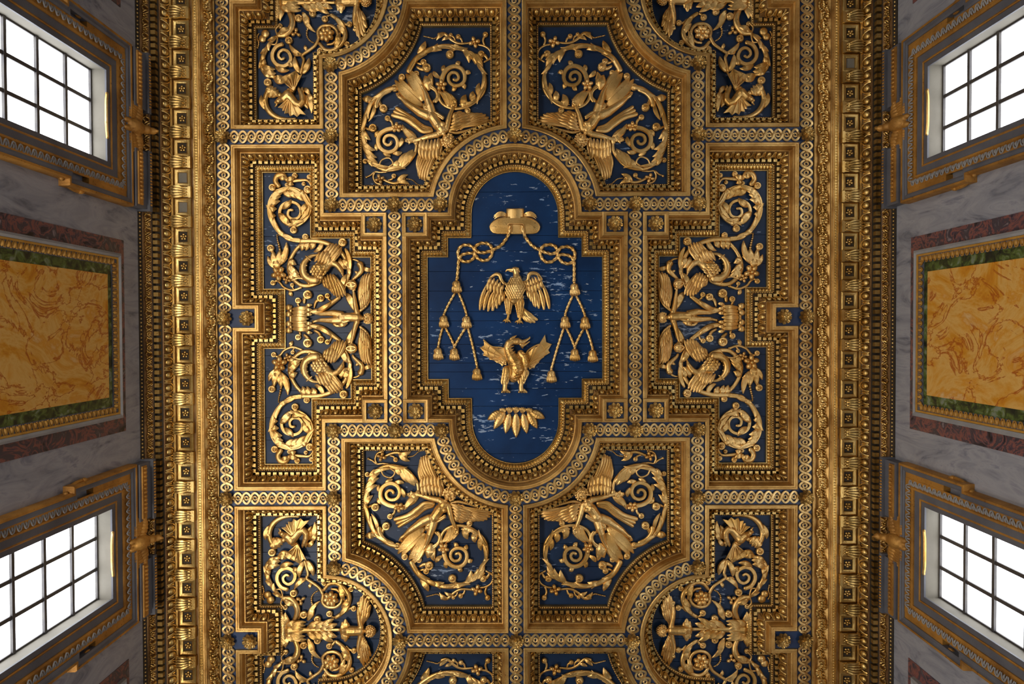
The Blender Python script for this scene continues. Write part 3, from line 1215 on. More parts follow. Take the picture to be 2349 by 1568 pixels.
wn = 0
bays = {(-1, 0): 'upper left', (-1, 1): 'lower left', (1, 0): 'upper right', (1, 1): 'lower right'}
for s in (-1, 1):
    for wi, yc in enumerate(WIN):
        wn += 1
        y0, y1 = yc - WH, yc + WH
        win = thing(f'window_{wn}', (s * (XW[s] + GLASS), yc, WBOT), None, None, None, 'structure')
        xg, xf = XW[s] + GLASS, XW[s] - 3
        rv = MB()
        rv.box(s * xf, s * (xg + 6), y0 - 8, y1 + 8, WT, WT + 8)
        mk('head_reveal', rv, PLASTER, win, 30)
        mk('jamb_reveal', MB().box(s * xf, s * (xg + 6), y0 - 8, y0, WBOT - 8, WT + 8), PLASTER, win, 30)
        mk('jamb_reveal', MB().box(s * xf, s * (xg + 6), y1, y1 + 8, WBOT - 8, WT + 8), PLASTER, win, 30)
        mk('sill', MB().box(s * (xf - 6), s * (xg + 6), y0 - 8, y1 + 8, WBOT - 10, WBOT), PLASTER, win, 30)
        pw, ph = 2 * WH / 3, 77.0
        bar = 3.0
        for c in range(3):
            for r in range(5):
                ya, yb = y0 + c * pw + bar, y0 + (c + 1) * pw - bar
                db, da = WT - r * ph - bar, WT - (r + 1) * ph + bar
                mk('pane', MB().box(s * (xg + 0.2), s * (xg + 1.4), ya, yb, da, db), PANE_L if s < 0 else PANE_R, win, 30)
        for c in range(4):
            y = y0 + c * pw
            mk('upright_bar', MB().box(s * (xg - 3), s * (xg + 2.4), y - bar - .6, y + bar + .6, WBOT, WT), IRON, win, 30)
        for r in range(6):
            d = WT - r * ph
            mk('cross_bar', MB().box(s * (xg - 4.5), s * (xg + 2.2), y0, y1, d - bar - .3, d + bar + .3), IRON, win, 30)
        if wi in (0, 3):
            continue
        nm = bays[(s, wi - 1)]
        fr = thing('window_surround', (s * XW[s], yc, WBOT), f'gilt and grey stucco surround of the {nm} window', 'window surround', 'window surrounds')
        rect = orient([(y0, WBOT), (y1, WBOT), (y1, WT), (y0, WT)])
        # ears at the head of the frame: the inner edge steps towards the opening there
        mk('inner_fascia', on_wall(s, sweep_wall(rect, [(-3, 0), (-3, 3.4), (0, 4), (7, 4), (7, 3)])), GREYST, fr, 30)
        mk('inner_fillet', on_wall(s, sweep_wall(rect, [(7, 2), (7, 5.6), (9, 6.6), (11, 5.8), (11, 3)])), FRAMEGOLD, fr, 30)
        mk('fascia', on_wall(s, sweep_wall(rect, [(11, 3), (11, 6), (25, 7), (25, 5)])), GREYST, fr, 30)
        mk('leaf_band', on_wall(s, sweep_wall(rect, [(25, 5), (25, 9.6), (29, 10.6), (31, 8.4), (45, 13.6), (47, 13.6), (47, 10)])), FRAMEGOLD, fr, 30)
        ear = 12
        eared = orient([(y0, WBOT), (y1, WBOT), (y1, WT - 82), (y1 + ear, WT - 82), (y1 + ear, WT), (y0 - ear, WT), (y0 - ear, WT - 82), (y0, WT - 82)])
        mk('outer_moulding', on_wall(s, sweep_wall(eared, [(46.4, 4), (46.4, 15), (50, 17), (55, 16), (57, 18)])), GREYST, fr, 30)
        mk('outer_fillet', on_wall(s, sweep_wall(eared, [(57, 17), (57, 19.6), (61, 19.6), (62.5, 17), (63, -1)])), FRAMEGOLD, fr, 30)
        for sg in (-1, 1):
            q = MB().box(yc + sg * (WH + 46), yc + sg * (WH + 60), WT - 78, WT + 58, 0, 13)
            mk('ear_block', on_wall(s, q), FRAMEGOLD, fr, 30)
        for run in runs(rect, -38):
            for y, d, a in along(run, 15.6, 2):
                put_wall('frame_leaf', WLEAF, fr, s, y, d, 11.4, a)
        # volute under each ear
        for sg in (-1, 1):
            c = (yc + sg * (WH + ear + 54), WT - 100)
            sp = [(c[0] + sg * (12 - 1.9 * t) * math.cos(t * 1.25) * 0.9, c[1] + (14 - 2.2 * t) * math.sin(t * 1.25), 9) for t in np.linspace(0, 5.4, 26)]
            v = MB().tube(sp, np.linspace(4.6, 2.2, 26), 1, 7, up=(0, 0, 1))
            v.tube(catmull([(c[0] + sg * 10, c[1] - 2, 7), (c[0] + sg * 8, c[1] - 24, 7), (c[0] - sg * 2, c[1] - 40, 6), (c[0] - sg * 8, c[1] - 58, 4)], 4), 4.0, 1, 7)
            v.ell((c[0], c[1], 9), (5, 5, 5), 8, 6)
            for t in range(3):
                v.ell((c[0] + sg * 2 - sg * t * 3, c[1] - 28 - 11 * t, 8), (5.5, 4, 5), 7, 5)
            mk('volute', on_wall(s, v), FRAMEGOLD, fr, 50)
        # frieze blocks between the frame and the cornice
        for sg in (-1, 1):
            ya, yb = sorted((yc + sg * 44, yc + sg * (WH + 72)))
            mk('frieze_block', on_wall(s, MB().box(ya, yb, WT + 66, WT + 108, -2, 22).box(ya - 4, yb + 4, WT + 108, WT + 118, -2, 28)), GREYST, fr, 30)
            g = MB().box(ya + 5, yb - 5, WT + 72, WT + 88, 18, 25)
            for i in range(int((yb - ya - 14) / 8.4)):
                g.ell((ya + 10 + 8.4 * i, WT + 80, 26), (3.4, 5.4, 3.6), 7, 5)
            mk('frieze_beads', on_wall(s, g), FRAMEGOLD, fr, 50)
            g = MB()
            for i in range(int((yb - ya) / 6.4)):
                g.ell((ya + 3 + 6.4 * i, WT + 112, 29), (2.4, 3.6, 2.2), 6, 4)
            mk('frieze_dentils', on_wall(s, g), FRAMEGOLD, fr, 50)
        # eagle over the window
        ea = thing('crest_eagle', (s * (XW[s] - 20), yc, WT + 60), f'dark gilt eagle with spread wings over the {nm} window', 'eagle carving', 'eagles over the windows')
        b = MB()
        b.ell((yc, WT + 72, 20), (17, 24, 15)).ell((yc, WT + 92, 30), (10, 12, 11)).ell((yc, WT + 103, 38), (8, 9, 9))
        b.tube([(yc, WT + 104, 44), (yc, WT + 102, 50), (yc, WT + 97, 54)], [4, 3, 1], 1, 6)
        b.ell((yc - 8, WT + 52, 14), (7, 14, 8)).ell((yc + 8, WT + 52, 14), (7, 14, 8))
        mk('body', on_wall(s, fused(b, 2.2, 3)), FRAMEGOLD, ea, 180)
        for sg in (-1, 1):
            w = MB()
            for i in range(9):
                t = i / 8
                bx, bd = yc + sg * (12 + 30 * t), WT + 84 + 10 * math.sin(t * 3)
                tx, td = yc + sg * (20 + 44 * t), WT + 46 + 26 * t * t
                w.lobe((bx, bd), (tx, td), 5.4, 0.06 * sg, 16, 12 + 4 * t, 0.6, -4, 0.2, 7, 6)
            for i in range(6):
                t = i / 5
                w.lobe((yc + sg * (12 + 30 * t), WT + 86 + 9 * math.sin(t * 3)), (yc + sg * (16 + 36 * t), WT + 66 + 12 * t), 5.6, 0, 21, 19, 0.6, -3, 0.2, 7, 6)
            mk('wing', on_wall(s, w), FRAMEGOLD, ea, 50)
        # little garland hanging below the lintel
        g = MB().tube(catmull([(yc - 44, WT - 4, 5), (yc - 24, WT - 10, 7), (yc, WT - 12, 8), (yc + 24, WT - 10, 7), (yc + 44, WT - 4, 5)], 4), 3, 1, 7)
        mk('lintel_garland', on_wall(s, g), RELIEF, fr, 50)

# marble panels between the windows
for s in (-1, 1):
    for pi, yc in enumerate((YC - 872, YC, YC + 872)):
        nm = ('at the top edge of', 'in the middle of', 'at the bottom edge of')[pi]
        pn = thing('marble_panel', (s * XW[s], yc, -640), f'inlaid marble panel with yellow centre {nm} the {sides[s]} wall', 'marble panel', 'inlaid marble panels')
        yo, do, dlow = 197.0, -153.0, -760.0
        yg, dg = 168.0, -180.0
        yn, dn = 142.0, -200.0
        yy, dy = 122.0, -216.0

        def frame_slabs(name, ya, da, yb, db, low_a, low_b, p, mat):
            mk(name, on_wall(s, MB().prism([(yc - ya, da), (yc + ya, da), (yc + yb, db), (yc - yb, db)], 0, p)), mat, pn, 30)
            for sg in (-1, 1):
                mk(name, on_wall(s, MB().prism([(yc + sg * ya, da), (yc + sg * ya, low_a), (yc + sg * yb, low_b), (yc + sg * yb, db)], 0, p)), mat, pn, 30)
            mk(name, on_wall(s, MB().prism([(yc - ya, low_a), (yc + ya, low_a), (yc + yb, low_b), (yc - yb, low_b)], 0, p)), mat, pn, 30)

        frame_slabs('purple_border', yo, do, yg, dg, dlow, dlow + 27, 1.6, PURPLE)
        frame_slabs('green_border', yn, dn, yy - 4, dy - 4, dlow + 49, dlow + 67, 2.2, GREEN)
        mp = orient([(yc - yn, dlow + 49), (yc + yn, dlow + 49), (yc + yn, dn), (yc - yn, dn)])
        ee = yg - yn
        mk('white_moulding', on_wall(s, sweep_wall(mp, [(ee * .62, 2), (ee * .64, 9), (ee * .8, 11), (ee * .97, 9), (ee + .5, 1)])), WHITEST, pn, 30)
        mk('ochre_fillet', on_wall(s, sweep_wall(mp, [(ee * .48, 2), (ee * .48, 7.6), (ee * .62, 8.4), (ee * .64, 6)])), EGGPAINT, pn, 30)
        mk('egg_bed', on_wall(s, sweep_wall(mp, [(-0.5, 1), (-0.5, 3.4), (3, 3.6), (ee * .48, 6)])), GREYST, pn, 30)
        if pi == 1:
            for run in runs(mp, -6.6):
                for y, d, a in along(run, 13.4, 1):
                    if d > -640:
                        put_wall('egg', PEGG, pn, s, y, d, 4.6, a)
        mk('yellow_slab', on_wall(s, MB().box(yc - yy, yc + yy, dlow + 63, dy, 0, 5)), YELLOW, pn, 30)

# ------------------------------------------------------------------ carved reliefs
class Sheet:
    """strokes measured on one enlargement of the carving, laid onto the coffer panel"""

    def __init__(self, x0, y0, scale, depth=54.0):
        self.x0, self.y0, self.s, self.dep = x0, y0, scale, depth
        self.k = (F + depth) / F / scale

    def p(self, x, y):
        return unproj(self.x0 + x / self.s, self.y0 + y / self.s, self.dep)

    def st(self, mb, pts, r0, r1=None, lift=0.0, hr=0.8, rm=None, groove=0.12, seg=8):
        r1 = r0 if r1 is None else r1
        q = catmull([self.p(*a) for a in pts], 3.2)
        n = len(q)
        t = np.linspace(0, 1, n)
        rr = r0 + (r1 - r0) * t if rm is None else np.interp(t, [0, 0.5, 1], [r0, rm, r1])
        rr = rr * self.k
        path = [(a[0], a[1], PANEL_D - max(r * hr * 0.8, 1.0) - 1.5 - lift) for a, r in zip(q, rr)]
        return mb.tube(path, rr, hr, seg, groove)

    def lo(self, mb, b, t, w, bend=0.0, lift=2.0, blunt=False, hr=0.55, arch=2.5):
        w *= self.k * (1.0 if blunt else 1.18)
        d = PANEL_D - 3.0 - lift
        return mb.lobe(self.p(*b), self.p(*t), w, bend, d, d - 1.0, hr, arch, 0.35, 8, 8, blunt)

    def sheath(self, mb, pts, r, n, side=0, t0=0.05, t1=0.8, reach=1.35):
        """leaf fingers lying along a stem, alternately on either side"""
        q = catmull([self.p(*a) for a in pts], 2.0)
        m_ = len(q)
        rr = r * self.k
        step = (t1 - t0) / n
        for i in range(n):
            t = t0 + step * i
            a, b = q[int(t * (m_ - 1))], q[int(min(1, t + step * 1.15) * (m_ - 1))]
            d = b - a
            l = np.linalg.norm(d) or 1
            nr = np.array([-d[1], d[0]]) / l
            sg = side if side else (1 if i % 2 else -1)
            z = PANEL_D - rr * 1.15 - 3.2
            mb.lobe(a + nr * sg * rr * 0.1, b + nr * sg * rr * reach, rr * 0.8, -sg * 0.10, z, z + 1.5, 0.6, 1.2, 0.4, 8, 8)
        return mb

    def ba(self, mb, c, r, lift=0.0, flat=0.8):
        r *= self.k
        x, y = self.p(*c)
        return mb.ell((x, y, PANEL_D - r * flat * 0.7 - 1 - lift), (r, r, r * flat), 10, 7)

    def bu(self, mb, c, r, frm=None, lift=0.0):
        """curled bud: a flattened ball with a smaller ball on it and a stalk"""
        self.ba(mb, c, r, lift, 0.62)
        rr = r * self.k
        x, y = self.p(*c)
        mb.ell((x + rr * 0.1, y - rr * 0.1, PANEL_D - rr * 0.95 - 1 - lift), (rr * 0.42, rr * 0.42, rr * 0.36), 8, 6)
        ring = [(x + rr * 0.74 * math.cos(a), y + rr * 0.74 * math.sin(a), PANEL_D - rr * 0.72 - 1 - lift) for a in np.linspace(0.4, 5.6, 14)]
        mb.tube(ring, rr * 0.24, 1, 6)
        if frm:
            self.st(mb, [frm, ((frm[0] + c[0]) / 2 + (c[1] - frm[1]) * 0.18, (frm[1] + c[1]) / 2 - (c[0] - frm[0]) * 0.18), c], r * 0.3, r * 0.55, lift)
        return mb

    def fl(self, mb, c, r, n=5, lift=0.0, a0=0.3):
        rr = r * self.k
        x, y = self.p(*c)
        for i in range(n):
            a = a0 + i * 2 * math.pi / n
            mb.ell((x + rr * 0.58 * math.cos(a), y + rr * 0.58 * math.sin(a), PANEL_D - rr * 0.42 - 1.5 - lift), (rr * 0.46, rr * 0.36, rr * 0.4), 9, 6, a)
        mb.ell((x, y, PANEL_D - rr * 0.62 - 1.5 - lift), (rr * 0.26, rr * 0.26, rr * 0.3), 8, 6)
        return mb

    def beads(self, mb, pts, r0, r1=None):
        r1 = r0 if r1 is None else r1
        q = catmull([self.p(*a) for a in pts], 0.5)
        seg = np.concatenate([[0], np.cumsum(np.linalg.norm(np.diff(q, axis=0), axis=1))])
        s, tot = 0.0, seg[-1]
        while s <= tot:
            t = s / tot
            r = (r0 + (r1 - r0) * t) * self.k
            i = min(int(np.searchsorted(seg, s)), len(q) - 1)
            mb.ell((q[i][0], q[i][1], PANEL_D - r - 0.8), (r, r, r), 7, 5)
            s += 1.75 * r
        return mb

    def wing(self, mb, base, tips, n, w, l0, l1, bend=0.0, hr=0.42):
        B = catmull([self.p(*a) for a in base], 1.0)
        T = catmull([self.p(*a) for a in tips], 1.0)
        for i in range(n):
            t = i / max(n - 1, 1)
            b, e = B[int(t * (len(B) - 1))], T[int(t * (len(T) - 1))]
            lift = l0 + (l1 - l0) * t
            d = PANEL_D - 3.5 - lift
            mb.lobe(b, e, w * self.k * 0.86, bend, d, d + 1.2, hr * 1.35, 2.0, 0.3, 8, 8, True)
            mb.lobe(b, e, w * self.k * 0.2, bend, d - w * self.k * 0.40, d - w * self.k * 0.34, 1.0, 2.0, 0.0, 6, 8, True)
        return mb

    def chain(self, mb, pts):
        """pts of (x, y, height above the panel, radius), all in sheet units"""
        q = [(*self.p(x, y), PANEL_D - h * self.k, r * self.k) for x, y, h, r in pts]
        for a in q:
            mb.ell(a[:3], a[3], 12, 8)
        for a, b in zip(q, q[1:]):
            n = 6
            P = [tuple(np.array(a[:3]) + (np.array(b[:3]) - np.array(a[:3])) * t) for t in np.linspace(0, 1, n)]
            R = np.linspace(a[3], b[3], n)
            if math.dist(P[0][:2], P[-1][:2]) > 0.4:
                mb.tube(P, R, 1.0, 12)
        return mb

    def hand(self, mb, w, tips, h, r=8, thumb=None, palm=18):
        """palm at w, five fingers bent to their tips"""
        self.chain(mb, [(*w, h, palm)])
        cx = sum(t[0] for t in tips) / len(tips)
        cy = sum(t[1] for t in tips) / len(tips)
        for i, t in enumerate(tips):
            k = i - (len(tips) - 1) / 2
            bx, by = w[0] + (cx - w[0]) * 0.35 + (t[0] - cx) * 0.6, w[1] + (cy - w[1]) * 0.35 + (t[1] - cy) * 0.6
            self.chain(mb, [(bx, by, h + 4, r), ((bx + t[0]) / 2, (by + t[1]) / 2, h + 9, r * 0.95), (t[0], t[1], h + 2, r * 0.8)])
        if thumb:
            self.chain(mb, [(w[0], w[1], h + 2, r), ((w[0] + thumb[0]) / 2, (w[1] + thumb[1]) / 2, h + 8, r), (thumb[0], thumb[1], h + 6, r * 0.8)])

    def head(self, mb, hair, c, r, up, h):
        """head facing the floor; up is the direction of its crown on the sheet"""
        l = math.hypot(*up)
        u = (up[0] / l, up[1] / l)
        s = (-u[1], u[0])

        def q(a, b, hh, rr):
            return (c[0] + s[0] * a * r + u[0] * b * r, c[1] + s[1] * a * r + u[1] * b * r, h + hh * r, rr * r)
        C = self.chain
        C(mb, [q(0, .18, 0, .86), q(0, -.3, .1, .66)])
        C(mb, [q(0, -.62, .32, .26)])
        C(mb, [q(0, .12, .86, .12), q(0, -.16, .98, .17)])
        C(mb, [q(-.42, .2, .66, .15), q(-.12, .22, .8, .12)])
        C(mb, [q(.42, .2, .66, .15), q(.12, .22, .8, .12)])
        C(mb, [q(-.3, .04, .72, .11)])
        C(mb, [q(.3, .04, .72, .11)])
        C(mb, [q(-.38, -.22, .5, .26)])
        C(mb, [q(.38, -.22, .5, .26)])
        C(mb, [q(-.16, -.42, .74, .08), q(.16, -.42, .74, .08)])
        C(mb, [q(-.84, -.05, .1, .16)])
        C(mb, [q(.84, -.05, .1, .16)])
        rg = random.Random(int(c[0] * 7 + c[1]))
        for ring, n, rad, hh in ((0, 13, 1.0, -.1), (1, 11, .9, .34), (2, 8, .66, .62)):
            for i in range(n):
                a = math.radians(-128 + 256 * i / (n - 1)) * (1 if ring < 2 else 0.62)
                aa, bb = rad * math.sin(a), rad * math.cos(a) + .06
                x, y, z, rr = q(aa, bb, hh, .23 + rg.uniform(-.03, .04))
                px, py = self.p(x, y)
                rr *= self.k
                dz = PANEL_D - z * self.k
                hair.ell((px, py, dz), (rr, rr, rr * .9), 8, 6)
                a1 = rg.uniform(0, 6)
                hair.tube([(px + rr * .7 * math.cos(a1 + t), py + rr * .7 * math.sin(a1 + t), dz - rr * .75) for t in np.linspace(0, 4.4, 8)], rr * .3, 1, 5)


class Design:
    def __init__(self):
        self.items = []

    def item(self, name, label, cat, group=None):
        it = dict(name=name, label=label, cat=cat, group=group, parts=[])
        self.items.append(it)
        return it


def place(it, sx, sy, label, yc=0.0, centre=None):
    allv = np.concatenate([p[1].arr() for p in it['parts']])
    c = allv.mean(axis=0)
    root = thing(it['name'], (c[0] * sx, yc + (c[1] - yc) * sy, PANEL_D), label, it['cat'], it['group'])
    for nm, mb, ang in it['parts']:
        mk(nm, mb.mirrored(sx, sy, yc), RELIEF, root, ang)
    return root


def part(it, name, mb, ang=55):
    it['parts'].append((name, mb, ang))


# ---- angel coffer (measured on the lower left one)
A = Sheet(830, 1020, 4.2387)
DA = Design()
an = DA.item('carved_angel', 'gilt carved angel with spread wings and streaming drapery', 'angel carving', 'angels in the coffers')
b, hair = MB(), MB()
A.chain(b, [(812, 545, 52, 27), (800, 575, 50, 46), (765, 618, 52, 52), (735, 660, 50, 50), (712, 695, 52, 52), (694, 728, 44, 46)])
A.chain(b, [(838, 578, 48, 32), (770, 540, 48, 32)])
A.chain(b, [(765, 605, 78, 30)])
A.chain(b, [(808, 622, 76, 28)])
A.chain(b, [(752, 532, 46, 32), (660, 512, 44, 27), (585, 492, 34, 23), (510, 478, 30, 17)])
A.hand(b, (488, 470), [(440, 492), (452, 505), (466, 508), (440, 476)], 30, 8, (478, 450))
A.chain(b, [(842, 590, 48, 33), (862, 665, 50, 29), (876, 715, 46, 25), (905, 790, 40, 18)])
A.hand(b, (916, 818), [(903, 868), (916, 878), (928, 876), (940, 862)], 40, 8, (940, 832))
A.chain(b, [(660, 715, 44, 48), (590, 745, 52, 44), (530, 785, 54, 36), (470, 830, 44, 31), (415, 880, 34, 20), (385, 900, 32, 17)])
A.chain(b, [(388, 896, 32, 17), (372, 920, 30, 14)])
for i in range(4):
    A.chain(b, [(372 + i * 6 - 8, 920 + i * 4 - 4, 30, 7), (362 + i * 7 - 4, 934 + i * 2, 28, 5)])
A.chain(b, [(700, 745, 44, 46), (684, 800, 52, 42), (664, 858, 54, 34), (648, 915, 44, 28), (624, 970, 34, 18), (606, 1000, 32, 17)])
A.chain(b, [(606, 1000, 32, 17), (596, 1024, 30, 15)])
for i in range(4):
    A.chain(b, [(584 + i * 9, 1024, 30, 7), (580 + i * 11, 1044 - abs(i - 1) * 3, 28, 5)])
A.head(b, hair, (852, 478), 58, (50, -62), 62)
part(an, 'body', fused(b, 0.75, 3), 180)
part(an, 'hair', hair)
w = MB()
A.wing(w, [(600, 400), (660, 380), (720, 370), (772, 400)], [(560, 200), (572, 130), (612, 108), (650, 86)], 7, 27, 1, 7, -0.07)
A.wing(w, [(590, 470), (650, 450), (710, 440), (770, 470)], [(590, 320), (640, 290), (700, 290), (752, 300)], 6, 26, 7, 9, -0.04)
A.wing(w, [(600, 490), (660, 480), (720, 480), (765, 490)], [(585, 395), (640, 372), (700, 372), (765, 390)], 6, 24, 10, 12)
A.st(w, [(766, 490), (788, 420), (768, 330), (726, 230), (652, 92)], 17, 9, 6)
part(an, 'wing', w)
w = MB()
A.wing(w, [(900, 575), (980, 590), (1040, 640), (1000, 690)], [(1262, 636), (1250, 690), (1195, 735), (1110, 740)], 7, 27, 7, 1, 0.06)
A.wing(w, [(880, 580), (900, 620), (910, 660), (915, 700)], [(1080, 655), (1070, 695), (1035, 730), (985, 752)], 6, 26, 9, 6, 0.03)
A.wing(w, [(870, 570), (885, 610), (895, 650), (905, 690)], [(985, 612), (985, 655), (970, 700), (940, 740)], 5, 24, 12, 10)
A.st(w, [(862, 572), (930, 552), (1040, 575), (1150, 612), (1264, 634)], 18, 8, 5)
part(an, 'wing', w)
c = MB()
for off, r in ((0, 26), (24, 22), (46, 20)):
    A.st(c, [(700 - off * .2, 575 + off * .5), (610, 575 + off), (540, 630 + off * .9), (450, 690 + off), (318 + off * .8, 730 + off * 1.5)], r * .8, r * .8, 2, 0.7, r * 1.25)
A.st(c, [(640, 775), (690, 755), (755, 730), (815, 690)], 13, 12, 13)
A.st(c, [(640, 760), (700, 735), (760, 710), (812, 676)], 13, 12, 13)
A.lo(c, (655, 760), (632, 830), 17, 0.1, 10)
for bb, tt, ww, bd in (((600, 815), (350, 1060), 46, 0.06), ((585, 850), (385, 1085), 40, 0.04), ((610, 880), (455, 1120), 46, -0.04), ((600, 930), (480, 1160), 40, -0.08), ((560, 830), (430, 960), 34, 0.1)):
    A.lo(c, bb, tt, ww, bd, 1, False, 0.6)
for dx in (0, 22):
    A.st(c, [(715 + dx, 850), (752 + dx * .4, 890), (742, 950 + dx * .5), (690, 990 + dx)], 16, 14, 3)
A.lo(c, (668, 975), (636, 1100), 40, -0.06, 2)
A.lo(c, (700, 985), (700, 1130), 28, 0.1, 2)
part(an, 'drapery', c)

SPUL = [(345, 985), (270, 965), (200, 920), (130, 860), (80, 770), (45, 660), (30, 560), (40, 460), (65, 370), (110, 285), (170, 235), (250, 205), (340, 210), (420, 235), (480, 290), (530, 360), (548, 430), (538, 510), (500, 560), (430, 592), (370, 600)]
SPULI = [(340, 600), (265, 585), (205, 550), (180, 495), (190, 430), (230, 388), (290, 372), (345, 400), (368, 455), (348, 512), (300, 534), (250, 518), (236, 472), (266, 440), (300, 450), (306, 474)]
f1 = DA.item('foliage_scroll', 'gilt acanthus scroll curling into a flat volute', 'scroll carving', 'acanthus scrolls of the angel coffers')
s1 = MB()
A.st(s1, SPUL, 26, 16, 2, 0.8, 20)
part(f1, 'stem', s1)
part(f1, 'leaf_sheath', A.sheath(MB(), SPUL, 24, 8))
s1 = MB()
A.st(s1, SPULI, 24, 15, 4, 0.75, 21, 0.2)
part(f1, 'volute', s1)
for lst in ([((330, 215), (408, 292), 25, .12), ((375, 215), (462, 368), 25, .1), ((415, 225), (505, 392), 25, .08), ((455, 255), (540, 378), 24, .06)],
            [((38, 480), (150, 392), 24, -.15), ((46, 430), (162, 322), 25, -.12), ((62, 380), (172, 272), 24, -.1), ((80, 330), (125, 236), 20, -.05)],
            [((30, 590), (104, 492), 24, -.1), ((28, 560), (70, 470), 20, -.05)],
            [((545, 500), (415, 632), 26, .12), ((520, 545), (428, 560), 22, .1), ((540, 470), (480, 530), 22, .1), ((556, 440), (530, 520), 22, .05)],
            [((120, 885), (36, 890), 30, .1)], [((150, 830), (90, 670), 18, .1)]):
    q = MB()
    for bb, tt, ww, bd in lst:
        A.lo(q, bb, tt, ww, bd, 4)
    part(f1, 'leaf', q)
for bb, tt in (((225, 400), (292, 338)), ((310, 375), (402, 372)), ((365, 420), (408, 508)), ((188, 470), (164, 396)), ((215, 570), (152, 524))):
    part(f1, 'petal', A.lo(MB(), bb, tt, 24, -0.15, 2, True))
q = MB()
A.fl(q, (362, 602), 52, 5, 6)
part(f1, 'flower', q)
for cc, r, fm in (((130, 605), 42, (60, 610)), ((235, 790), 42, (200, 930)), ((415, 1090), 34, None), ((580, 315), 30, None), ((50, 290), 26, None), ((272, 698), 30, (320, 620)), ((345, 985), 36, None)):
    q = MB()
    if cc == (235, 790):
        A.st(q, [(300, 960), (220, 920), (170, 850), (165, 805)], 20, 26, 3)
    A.bu(q, cc, r, fm)
    part(f1, 'bud', q)
q = MB()
A.st(q, [(125, 245), (180, 238), (215, 295), (285, 315), (322, 265), (280, 228)], 9, 8, 8)
part(f1, 'tendril', q)

SPLR = [(480, 1140), (500, 1180), (545, 1250), (610, 1305), (695, 1350), (800, 1376), (900, 1376), (1000, 1350), (1090, 1292), (1160, 1205), (1205, 1110), (1214, 1010), (1190, 930), (1130, 862), (1060, 815), (980, 790), (900, 790), (830, 815), (785, 860), (768, 920), (782, 975)]
SPLRI = [(795, 1020), (805, 1080), (828, 1130), (875, 1172), (935, 1185), (990, 1160), (1020, 1105), (1014, 1042), (970, 1006), (910, 1006), (870, 1042), (866, 1095), (900, 1128), (945, 1118), (962, 1078), (940, 1052), (912, 1064)]
f2 = DA.item('foliage_scroll', 'gilt acanthus scroll beneath the angel', 'scroll carving', 'acanthus scrolls of the angel coffers')
s1 = MB()
A.st(s1, SPLR, 28, 16, 2, 0.8, 20)
part(f2, 'stem', s1)
part(f2, 'leaf_sheath', A.sheath(MB(), SPLR, 24, 9))
s1 = MB()
A.st(s1, SPLRI, 24, 15, 4, 0.75, 20, 0.2)
part(f2, 'volute', s1)
for lst in ([((860, 800), (770, 955), 24, -.12), ((900, 795), (812, 958), 24, -.1), ((930, 795), (856, 930), 22, -.1)],
            [((1010, 800), (1030, 915), 30, .12), ((1060, 815), (1000, 880), 22, .1), ((1110, 850), (1100, 948), 28, .12), ((1165, 900), (1160, 1025), 24, .12)],
            [((1010, 1350), (1062, 1222), 26, .12), ((1050, 1325), (1142, 1205), 26, .1), ((1090, 1300), (1192, 1182), 26, .08), ((1110, 1300), (1196, 1246), 22, -.05)],
            [((690, 1340), (800, 1340), 24, .1)], [((900, 1370), (985, 1340), 24, .1)],
            [((575, 1320), (645, 1424), 26, -.1)]):
    q = MB()
    for bb, tt, ww, bd in lst:
        A.lo(q, bb, tt, ww, bd, 4)
    part(f2, 'leaf', q)
for bb, tt in (((930, 1010), (898, 958)), ((985, 1025), (1020, 978)), ((1015, 1120), (1072, 1124)), ((940, 1178), (974, 1230)), ((825, 1120), (822, 1196)), ((790, 1080), (720, 1140))):
    part(f2, 'petal', A.lo(MB(), bb, tt, 24, 0.12, 2, True))
q = MB()
A.fl(q, (796, 1000), 56, 5, 6)
part(f2, 'flower', q)
for cc, r, fm in (((655, 1175), 44, (560, 1190)), ((880, 1300), 42, (950, 1365)), ((555, 1122), 30, None), ((1046, 765), 32, None), ((625, 1230), 32, (560, 1230))):
    q = MB()
    A.bu(q, cc, r, fm)
    part(f2, 'bud', q)

f3 = DA.item('foliage_sprig', 'slender gilt sprig with a flower and a string of beads', 'sprig carving', 'sprigs of the angel coffers')
q = MB()
A.st(q, [(58, 140), (98, 158), (140, 190), (200, 185), (262, 192)], 8, 9)
A.st(q, [(140, 188), (124, 140), (150, 85), (205, 68)], 10, 12)
A.st(q, [(210, 122), (290, 85), (360, 80), (430, 112)], 13, 17)
part(f3, 'stem', q)
q = MB()
for tt in ((474, 64), (462, 158), (440, 132)):
    A.lo(q, (360, 88), tt, 20, 0.1)
part(f3, 'leaf', q)
q = MB()
A.fl(q, (190, 115), 50, 4, 2)
part(f3, 'flower', q)
q = MB()
A.bu(q, (326, 146), 25, (270, 110))
A.ba(q, (58, 140), 13)
part(f3, 'bud', q)
q = MB()
A.beads(q, [(450, 120), (500, 110), (550, 70), (598, 58)], 8, 6)
part(f3, 'bead_string', q)

